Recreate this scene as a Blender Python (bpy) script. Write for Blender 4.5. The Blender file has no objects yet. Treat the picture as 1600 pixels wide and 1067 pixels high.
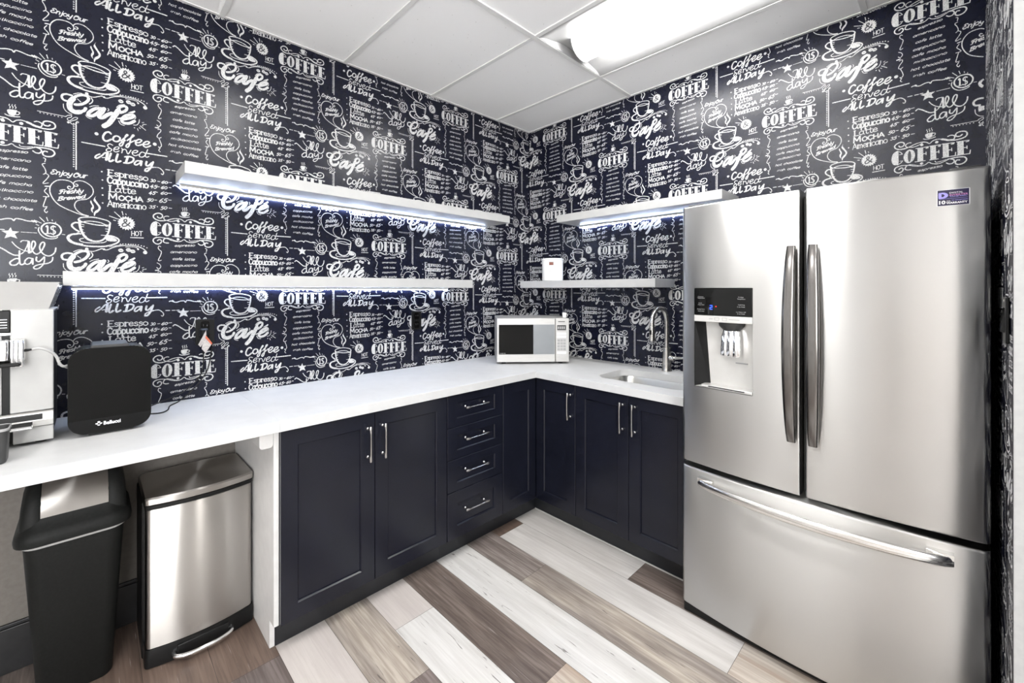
import bpy, bmesh, math, random
from math import sin, cos, pi, radians as R
from mathutils import Vector, Matrix
import numpy as np

random.seed(7)
SC = bpy.context.scene
COL = SC.collection

# ------------------------------------------------------------------ camera
cd = bpy.data.cameras.new('camera'); cam = bpy.data.objects.new('camera', cd); COL.objects.link(cam)
cam.location = (2.3924, -2.6321, 1.4072)
cam.rotation_euler = (R(90), 0, 0.8079)
cd.sensor_width = 36.0; cd.lens = 36.0 * 665.87 / 1600
cd.shift_x = (800 - 779.64) / 1600; cd.shift_y = -(533.5 - 453.85) / 1600
cd.clip_start = 0.02; cd.clip_end = 60
SC.camera = cam

# ------------------------------------------------------------------ world and exposure
w = bpy.data.worlds.new('world'); SC.world = w; w.use_nodes = True
w.node_tree.nodes['Background'].inputs['Color'].default_value = (1, 1, 1, 1)
w.node_tree.nodes['Background'].inputs['Strength'].default_value = 0.25
SC.view_settings.view_transform = 'Standard'; SC.view_settings.look = 'None'
SC.view_settings.gamma = 1.0; SC.view_settings.use_curve_mapping = False
SC.view_settings.exposure = 1.0
LENS_POWER = 18.0      # luminance of the fluorescent lenses
LENS_FAR = 22.0        # brighter lenses of unseen troffers, raised to light the room
FILL_FRONT = 0.72  # added glowing pane behind the camera, for fill and the steel's reflection
FILL_SIDE = 9.0          # added glowing panel on the far right wall, unseen, lifts the ceiling
LED_POWER = 31.0       # luminance of the strips under the shelves
CH = 2.716             # ceiling height

# ------------------------------------------------------------------ materials
def mat(name, col, rough=0.5, metal=0.0, **kw):
    m = bpy.data.materials.new(name); m.use_nodes = True
    b = m.node_tree.nodes['Principled BSDF']
    b.inputs['Base Color'].default_value = (*col, 1); b.inputs['Roughness'].default_value = rough
    b.inputs['Metallic'].default_value = metal
    for k, v in kw.items():
        b.inputs[k.replace('_', ' ')].default_value = v
    return m
def nt(m): return m.node_tree, m.node_tree.nodes['Principled BSDF']
def noise_var(m, scale=(1, 1, 1), nscale=8, detail=4, lo=(0, 0, 0), hi=(1, 1, 1), a=0.35, b=0.65, bump=0.0, rough=None):
    """colour (and optional bump) from object-space noise"""
    t, p = nt(m); N = t.nodes.new; Lk = t.links.new
    tc = N('ShaderNodeTexCoord'); mp = N('ShaderNodeMapping'); mp.inputs['Scale'].default_value = scale
    n = N('ShaderNodeTexNoise'); n.inputs['Scale'].default_value = nscale; n.inputs['Detail'].default_value = detail
    r = N('ShaderNodeValToRGB'); r.color_ramp.elements[0].position = a; r.color_ramp.elements[1].position = b
    r.color_ramp.elements[0].color = (*lo, 1); r.color_ramp.elements[1].color = (*hi, 1)
    Lk(tc.outputs['Object'], mp.inputs['Vector']); Lk(mp.outputs['Vector'], n.inputs['Vector'])
    Lk(n.outputs['Fac'], r.inputs['Fac']); Lk(r.outputs['Color'], p.inputs['Base Color'])
    if bump:
        bp = N('ShaderNodeBump'); bp.inputs['Strength'].default_value = bump; bp.inputs['Distance'].default_value = 0.002
        Lk(n.outputs['Fac'], bp.inputs['Height']); Lk(bp.outputs['Normal'], p.inputs['Normal'])
    return m
def emit(name, col, s):
    m = bpy.data.materials.new(name); m.use_nodes = True
    t = m.node_tree; t.nodes.clear()
    e = t.nodes.new('ShaderNodeEmission'); e.inputs['Color'].default_value = (*col, 1); e.inputs['Strength'].default_value = s
    o = t.nodes.new('ShaderNodeOutputMaterial'); t.links.new(e.outputs[0], o.inputs[0]); return m
def brushed(name, col, rough=0.25, scale=(2, 2, 260), aniso=0.0, bump=0.02):
    """brushed steel: fine streaks in the roughness"""
    m = mat(name, col, rough, 1.0); t, p = nt(m); N = t.nodes.new; Lk = t.links.new
    tc = N('ShaderNodeTexCoord'); mp = N('ShaderNodeMapping'); mp.inputs['Scale'].default_value = scale
    n = N('ShaderNodeTexNoise'); n.inputs['Scale'].default_value = 1.5; n.inputs['Detail'].default_value = 3
    mr = N('ShaderNodeMapRange'); mr.inputs['To Min'].default_value = rough * 0.95; mr.inputs['To Max'].default_value = rough * 1.05
    Lk(tc.outputs['Object'], mp.inputs['Vector']); Lk(mp.outputs['Vector'], n.inputs['Vector'])
    Lk(n.outputs['Fac'], mr.inputs['Value']); Lk(mr.outputs['Result'], p.inputs['Roughness'])
    if bump:
        bp = N('ShaderNodeBump'); bp.inputs['Strength'].default_value = bump; bp.inputs['Distance'].default_value = 0.001
        Lk(n.outputs['Fac'], bp.inputs['Height']); Lk(bp.outputs['Normal'], p.inputs['Normal'])
    if aniso:
        p.inputs['Anisotropic'].default_value = aniso
        p.inputs['Anisotropic Rotation'].default_value = .25
        tg = N('ShaderNodeTangent'); tg.direction_type = 'RADIAL'; tg.axis = 'Z'
        Lk(tg.outputs['Tangent'], p.inputs['Tangent'])
    return m

M = {}
M['paper'] = noise_var(mat('wallpaper_ground', (.007, .0075, .011), 0.27, Specular_IOR_Level=0.28), nscale=30, lo=(.0040, .0048, .0125), hi=(.0055, .0066, .0170), bump=0.04)
M['ink'] = noise_var(mat('wallpaper_chalk', (.7, .7, .7), 0.5, Specular_IOR_Level=0.25), nscale=260, detail=3, lo=(.31, .31, .32), hi=(.58, .58, .58), a=.36, b=.56)
M['paper_dark'] = mat('wallpaper_ground_flat', (.0055, .0062, .0128), 0.33)
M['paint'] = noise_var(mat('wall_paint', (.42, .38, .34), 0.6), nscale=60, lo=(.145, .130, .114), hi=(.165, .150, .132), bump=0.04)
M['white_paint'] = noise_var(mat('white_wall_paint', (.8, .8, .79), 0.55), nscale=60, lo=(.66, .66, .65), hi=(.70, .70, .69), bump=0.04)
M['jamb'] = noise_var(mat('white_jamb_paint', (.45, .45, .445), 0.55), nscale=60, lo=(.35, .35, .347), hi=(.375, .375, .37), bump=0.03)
M['beige_paint'] = noise_var(mat('beige_wall_paint', (.55, .48, .42), 0.6), nscale=40, lo=(.44, .41, .38), hi=(.48, .45, .42))
M['black_trim'] = noise_var(mat('black_baseboard_paint', (.01, .01, .011), 0.35), nscale=30, lo=(.008, .008, .009), hi=(.013, .013, .014))
M['white_lam'] = noise_var(mat('white_laminate', (.8, .8, .8), 0.35), scale=(1, 1, 1), nscale=25, lo=(.60, .59, .58), hi=(.64, .63, .62))
M['counter'] = noise_var(mat('white_countertop_laminate', (.6, .6, .6), 0.42), nscale=14, lo=(.50, .50, .50), hi=(.53, .53, .53))
M['shelf'] = noise_var(mat('white_shelf_foil', (.64, .64, .64), 0.28), nscale=20, lo=(.395, .395, .395), hi=(.42, .42, .415))
M['navy'] = noise_var(mat('navy_cabinet_paint', (.014, .016, .024), 0.27, Specular_IOR_Level=0.4), nscale=16, lo=(.0046, .0054, .0108), hi=(.0062, .0072, .0140), bump=0.02)
M['kick'] = noise_var(mat('black_toe_kick', (.008, .009, .012), 0.4), nscale=20, lo=(.007, .008, .010), hi=(.010, .011, .014))
M['steel'] = brushed('brushed_fridge_steel', (.565, .56, .55), 0.29, scale=(1.5, 1.5, 90), aniso=1.0, bump=0)
M['bin_steel'] = brushed('brushed_bin_steel', (.43, .408, .385), 0.30, scale=(2, 2, 90), aniso=1.0, bump=0)
M['steel_dark'] = brushed('dark_steel_handle', (.20, .19, .183), 0.18, scale=(220, 220, 2), bump=0)
M['bar_steel'] = brushed('drawer_bar_steel', (.80, .79, .77), 0.2, scale=(2, 220, 220), bump=0)
M['chrome'] = noise_var(mat('polished_chrome', (.85, .85, .86), 0.08, 1.0), nscale=5, lo=(.83, .83, .84), hi=(.87, .87, .88))
M['nickel'] = brushed('satin_nickel', (.60, .585, .56), 0.26, scale=(120, 120, 3))
M['sink'] = brushed('sink_steel', (.66, .65, .62), 0.3, scale=(60, 60, 3), aniso=0.3)
M['black'] = noise_var(mat('black_plastic', (.006, .006, .006), 0.42, Specular_IOR_Level=0.25), nscale=50, lo=(.004, .004, .004), hi=(.006, .006, .006))
M['bin_black'] = noise_var(mat('matt_black_bin_plastic', (.012, .013, .012), 0.6, Specular_IOR_Level=0.25), nscale=120, lo=(.005, .0055, .005), hi=(.008, .0085, .008), bump=0.05)
M['gloss'] = noise_var(mat('black_gloss_panel', (.004, .004, .004), 0.03, Specular_IOR_Level=0.2), nscale=3, lo=(.004, .004, .004), hi=(.005, .005, .005))
M['gasket'] = noise_var(mat('dark_gasket', (.012, .011, .010), 0.5), nscale=20, lo=(.010, .009, .009), hi=(.014, .013, .012))
M['case'] = noise_var(mat('fridge_case_grey', (.02, .02, .021), 0.45), nscale=30, lo=(.018, .018, .019), hi=(.024, .024, .025))
M['grey_plastic'] = noise_var(mat('grey_plastic', (.28, .28, .28), 0.4), nscale=30, lo=(.26, .26, .26), hi=(.30, .30, .30))
M['dk_grey'] = noise_var(mat('dark_grey_plastic', (.06, .06, .06), 0.45), nscale=30, lo=(.026, .026, .026), hi=(.034, .034, .034))
M['silver'] = noise_var(mat('silver_plastic', (.62, .61, .59), 0.3, 0.35), nscale=12, lo=(.60, .59, .57), hi=(.65, .64, .62))
M['white_gloss'] = noise_var(mat('white_gloss_plastic', (.78, .77, .75), 0.15), nscale=12, lo=(.36, .357, .35), hi=(.385, .382, .375))
M['white_ceramic'] = noise_var(mat('white_ceramic', (.82, .82, .80), 0.2), nscale=12, lo=(.80, .80, .78), hi=(.84, .84, .82))
M['mw_steel'] = noise_var(mat('microwave_silver_paint', (.42, .41, .40), 0.42, 0.35), scale=(3, 3, 60), nscale=6, lo=(.40, .392, .38), hi=(.44, .432, .42))
M['mw_pane'] = noise_var(mat('microwave_grey_pane', (.20, .21, .22), 0.2), nscale=6, lo=(.185, .197, .208), hi=(.21, .222, .233))
M['red'] = mat('red_print', (.5, .06, .04), 0.5)
M['orange'] = mat('orange_print', (.50, .11, .055), 0.5)
M['tag'] = noise_var(mat('paper_tag', (.78, .74, .72), 0.6), nscale=160, lo=(.34, .31, .31), hi=(.50, .475, .46))
M['brown'] = mat('brown_print', (.16, .05, .03), 0.5)
M['label_navy'] = mat('sticker_navy', (.012, .008, .05), 0.3)
M['label_violet'] = mat('sticker_violet', (.40, .36, .95), 0.35)
M['label_pink'] = mat('sticker_pink', (.75, .30, .65), 0.35)
M['print_white'] = mat('white_print', (.85, .85, .88), 0.4)
M['print_grey'] = mat('grey_print', (.30, .30, .30), 0.4)
M['day'] = emit('daylight_frosted_glass', (1.0, .99, .97), FILL_FRONT)
M['day_side'] = emit('daylight_window_glass', (.97, .985, 1.0), FILL_SIDE)
M['lens'] = emit('fluorescent_lens', (1, .99, .97), LENS_POWER)
M['lens_far'] = emit('bright_fluorescent_lens', (1, .99, .97), LENS_FAR)
M['led'] = emit('led_strip_light', (.62, .74, 1.0), LED_POWER)
M['led_blue'] = emit('blue_display_digit', (.03, .08, 1.0), 3.0)
M['led_red'] = emit('red_indicator', (1.0, .03, .03), 1.5)
M['grid'] = noise_var(mat('ceiling_grid_paint', (.70, .70, .69), 0.5), nscale=20, lo=(.74, .74, .73), hi=(.78, .78, .77))
M['reflector'] = noise_var(mat('white_reflector_enamel', (.82, .82, .82), 0.35), nscale=20, lo=(.40, .40, .40), hi=(.42, .42, .42))

# ceiling tile: fine pits over an off-white ground
def tile_mat():
    m = mat('mineral_ceiling_tile', (.74, .74, .73), 0.85); t, p = nt(m); N = t.nodes.new; Lk = t.links.new
    tc = N('ShaderNodeTexCoord'); v = N('ShaderNodeTexVoronoi'); v.inputs['Scale'].default_value = 26; v.inputs['Randomness'].default_value = 1
    r = N('ShaderNodeValToRGB'); r.color_ramp.elements[0].position = .035; r.color_ramp.elements[1].position = .06
    r.color_ramp.elements[0].color = (.48, .47, .45, 1); r.color_ramp.elements[1].color = (.95, .95, .95, 1)
    n = N('ShaderNodeTexNoise'); n.inputs['Scale'].default_value = 130; n.inputs['Detail'].default_value = 3
    bp = N('ShaderNodeBump'); bp.inputs['Strength'].default_value = .12; bp.inputs['Distance'].default_value = .003
    Lk(tc.outputs['Object'], v.inputs['Vector']); Lk(v.outputs['Distance'], r.inputs['Fac']); Lk(r.outputs['Color'], p.inputs['Base Color'])
    Lk(tc.outputs['Object'], n.inputs['Vector']); Lk(n.outputs['Fac'], bp.inputs['Height']); Lk(bp.outputs['Normal'], p.inputs['Normal'])
    return m
M['tile'] = tile_mat()

# floor planks: each plank face carries its own tone (rgb) and grain strength (alpha); grain runs along the plank
def plank_mat():
    m = mat('vinyl_planks', (.5, .45, .4), 0.42); t, p = nt(m); N = t.nodes.new; Lk = t.links.new
    at = N('ShaderNodeAttribute'); at.attribute_name = 'tone'; at2 = N('ShaderNodeAttribute'); at2.attribute_name = 'tone2'
    sd = N('ShaderNodeAttribute'); sd.attribute_name = 'seed'
    tc = N('ShaderNodeTexCoord')
    cmb = N('ShaderNodeCombineXYZ'); mu = N('ShaderNodeMath'); mu.operation = 'MULTIPLY'; mu.inputs[1].default_value = 37.0
    Lk(sd.outputs['Fac'], mu.inputs[0]); Lk(mu.outputs[0], cmb.inputs[2])
    add = N('ShaderNodeVectorMath'); add.operation = 'ADD'; Lk(tc.outputs['Object'], add.inputs[0]); Lk(cmb.outputs[0], add.inputs[1])
    def noise(sc, ns, det, dist=0.0):
        mp = N('ShaderNodeMapping'); mp.inputs['Scale'].default_value = sc; Lk(add.outputs[0], mp.inputs['Vector'])
        n = N('ShaderNodeTexNoise'); n.inputs['Scale'].default_value = ns; n.inputs['Detail'].default_value = det; n.inputs['Distortion'].default_value = dist
        Lk(mp.outputs['Vector'], n.inputs['Vector']); return n.outputs['Fac']
    def ramp(src, a, b):
        r = N('ShaderNodeMapRange'); r.inputs['From Min'].default_value = a; r.inputs['From Max'].default_value = b
        Lk(src, r.inputs['Value']); return r.outputs['Result']
    def mix(fac, c1, c2, mode='MIX'):
        x = N('ShaderNodeMix'); x.data_type = 'RGBA'; x.blend_type = mode
        for s, i in ((fac, 0), (c1, 6), (c2, 7)):
            if isinstance(s, (int, float)): x.inputs[i].default_value = s
            elif isinstance(s, tuple): x.inputs[i].default_value = (*s, 1)
            else: Lk(s, x.inputs[i])
        return x.outputs[2]
    broad = ramp(noise((1.1, 7, 1), 1.3, 3, .6), .40, .62)
    c = mix(broad, at.outputs['Color'], at2.outputs['Color'])
    fine = ramp(noise((3.0, 60, 1), 1.6, 5, .4), .38, .60)
    cf = N('ShaderNodeMath'); cf.operation = 'MULTIPLY'; Lk(fine, cf.inputs[0]); Lk(at.outputs['Alpha'], cf.inputs[1])
    c = mix(cf.outputs[0], c, mix(1.0, c, (.50, .46, .44), 'MULTIPLY'))
    crack = ramp(noise((2.2, 26, 1), 2.2, 7, 1.6), .66, .70)
    ck = N('ShaderNodeMath'); ck.operation = 'MULTIPLY'; Lk(crack, ck.inputs[0]); Lk(at2.outputs['Alpha'], ck.inputs[1])
    c = mix(ck.outputs[0], c, (.07, .055, .05))
    scr = ramp(noise((5, 120, 1), 1.2, 4, .2), .66, .76)
    s2 = N('ShaderNodeMath'); s2.operation = 'MULTIPLY'; s2.inputs[1].default_value = .30; Lk(scr, s2.inputs[0])
    c = mix(s2.outputs[0], c, (.72, .69, .66))
    mk = N('ShaderNodeMapping'); mk.inputs['Scale'].default_value = (1.7, 5.5, 1); Lk(add.outputs[0], mk.inputs['Vector'])
    vk = N('ShaderNodeTexVoronoi'); vk.inputs['Scale'].default_value = 1.25; Lk(mk.outputs['Vector'], vk.inputs['Vector'])
    kn = ramp(vk.outputs['Distance'], .095, .045); rg = N('ShaderNodeMath'); rg.operation = 'MULTIPLY'; rg.inputs[1].default_value = .62; Lk(kn, rg.inputs[0])
    c = mix(rg.outputs[0], c, (.13, .10, .085))
    Lk(c, p.inputs['Base Color'])
    bp = N('ShaderNodeBump'); bp.inputs['Strength'].default_value = .08; bp.inputs['Distance'].default_value = .002
    Lk(fine, bp.inputs['Height']); Lk(bp.outputs['Normal'], p.inputs['Normal'])
    return m
M['plank'] = plank_mat()

# ------------------------------------------------------------------ mesh helpers
def box(bm, x0, x1, y0, y1, z0, z1):
    v = [bm.verts.new(p) for p in ((x0, y0, z0), (x1, y0, z0), (x1, y1, z0), (x0, y1, z0), (x0, y0, z1), (x1, y0, z1), (x1, y1, z1), (x0, y1, z1))]
    for f in ((3, 2, 1, 0), (4, 5, 6, 7), (0, 1, 5, 4), (1, 2, 6, 5), (2, 3, 7, 6), (3, 0, 4, 7)):
        bm.faces.new([v[i] for i in f])
    return v
def rings(bm, rs, cap0=True, cap1=True, closed=True):
    """skin consecutive rings of points"""
    V = [[bm.verts.new(p) for p in r] for r in rs]; n = len(V[0])
    for a, b in zip(V[:-1], V[1:]):
        for i in range(n if closed else n - 1):
            j = (i + 1) % n
            bm.faces.new((a[i], a[j], b[j], b[i]))
    if cap0: bm.faces.new(V[0][::-1])
    if cap1: bm.faces.new(V[-1])
    return V
def lathe(bm, prof, c=(0, 0, 0), n=32, cap0=True, cap1=True):
    rs = [[(c[0] + r * cos(2 * pi * i / n), c[1] + r * sin(2 * pi * i / n), c[2] + z) for i in range(n)] for r, z in prof]
    return rings(bm, rs, cap0, cap1)
def tube(bm, path, rad, n=12, caps=True):
    """round tube along a path; rad a number or one per point"""
    P = [Vector(p) for p in path]; rr = rad if isinstance(rad, (list, tuple)) else [rad] * len(P)
    rs = []; up = None
    for i, p in enumerate(P):
        t = (P[min(i + 1, len(P) - 1)] - P[max(i - 1, 0)]).normalized()
        if up is None:
            up = Vector((0, 0, 1)) if abs(t.z) < .9 else Vector((1, 0, 0))
        a = t.cross(up).normalized(); b = a.cross(t).normalized(); up = b
        rs.append([p + rr[i] * (a * cos(2 * pi * k / n) + b * sin(2 * pi * k / n)) for k in range(n)])
    return rings(bm, rs, caps, caps)
def smooth_path(pts, k=8):
    P = [Vector(p) for p in pts]; out = []
    for i in range(len(P) - 1):
        p0, p1, p2, p3 = P[max(i - 1, 0)], P[i], P[i + 1], P[min(i + 2, len(P) - 1)]
        for j in range(k):
            t = j / k
            out.append(.5 * ((2 * p1) + (p2 - p0) * t + (2 * p0 - 5 * p1 + 4 * p2 - p3) * t * t + (3 * p1 - p0 - 3 * p2 + p3) * t ** 3))
    return out + [P[-1]]
def rrect(x0, x1, y0, y1, r, n=6):
    out = []
    for cx, cy, a in ((x1 - r, y1 - r, 0), (x0 + r, y1 - r, 90), (x0 + r, y0 + r, 180), (x1 - r, y0 + r, 270)):
        for i in range(n + 1):
            t = R(a + 90 * i / n); out.append((cx + r * cos(t), cy + r * sin(t)))
    return out
def prism(bm, poly, axis, a, b):
    """extrude a 2-D polygon along an axis (0,1,2) from a to b"""
    def P(u, v, t): return (t, u, v) if axis == 0 else ((u, t, v) if axis == 1 else (u, v, t))
    return rings(bm, [[P(u, v, a) for u, v in poly], [P(u, v, b) for u, v in poly]])
def wloc(o):
    l = Vector((0, 0, 0))
    while o is not None: l += o.location; o = o.parent
    return l
def obj(name, bm, m, parent=None, bevel=0.0, seg=2, smooth=True, origin=None, ang=35):
    bmesh.ops.recalc_face_normals(bm, faces=bm.faces[:])
    me = bpy.data.meshes.new(name)
    o = bpy.data.objects.new(name, me); COL.objects.link(o)
    if parent is not None:
        o.parent = parent; off = wloc(parent)
        bmesh.ops.translate(bm, verts=bm.verts[:], vec=-off)
    elif origin is not None:
        o.location = origin; bmesh.ops.translate(bm, verts=bm.verts[:], vec=-Vector(origin))
    bm.to_mesh(me); bm.free()
    for mm in (m if isinstance(m, (list, tuple)) else [m]): me.materials.append(M[mm] if isinstance(mm, str) else mm)
    if smooth:
        me.polygons.foreach_set('use_smooth', [True] * len(me.polygons))
        try: me.set_sharp_from_angle(angle=R(ang))
        except Exception: pass
    if bevel:
        b = o.modifiers.new('bevel', 'BEVEL'); b.width = bevel; b.segments = seg; b.limit_method = 'ANGLE'; b.angle_limit = R(40)
        b.harden_normals = False
    return o
def thing(name, label, cat, loc, group=None):
    o = bpy.data.objects.new(name, None); COL.objects.link(o); o.location = loc; o.empty_display_size = .05
    return tag(o, label, cat, group)
def tag(o, label, cat, group=None):
    o['label'] = label; o['category'] = cat
    if group: o['group'] = group
    return o
def struct(o): o['kind'] = 'structure'; return o
def nb(): return bmesh.new()
def text_bm(bm, s, size, M4, width=None, depth=0.0004, mi=0, bold=0.0):
    """real lettering from the built-in font, laid on the plane given by the 4x4 matrix (x right, y up)"""
    cu = bpy.data.curves.new('t', 'FONT'); cu.body = s; cu.size = size; cu.extrude = depth; cu.resolution_u = 3; cu.offset = bold
    o = bpy.data.objects.new('t', cu); COL.objects.link(o)
    me = o.to_mesh()
    xs = [v.co.x for v in me.vertices]; ys = [v.co.y for v in me.vertices]
    k = width / max(1e-6, (max(xs) - min(xs))) if width else 1.0
    vs = [bm.verts.new(M4 @ Vector(((v.co.x - min(xs)) * k, v.co.y - min(ys), v.co.z))) for v in me.vertices]
    for p in me.polygons:
        try: f = bm.faces.new([vs[i] for i in p.vertices]); f.material_index = mi
        except ValueError: pass
    o.to_mesh_clear(); bpy.data.objects.remove(o); bpy.data.curves.remove(cu)
def frame4(o, xd, yd):
    x = Vector(xd).normalized(); y = Vector(yd).normalized(); z = x.cross(y)
    m = Matrix((x, y, z)).transposed().to_4x4(); m.translation = Vector(o); return m

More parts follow.
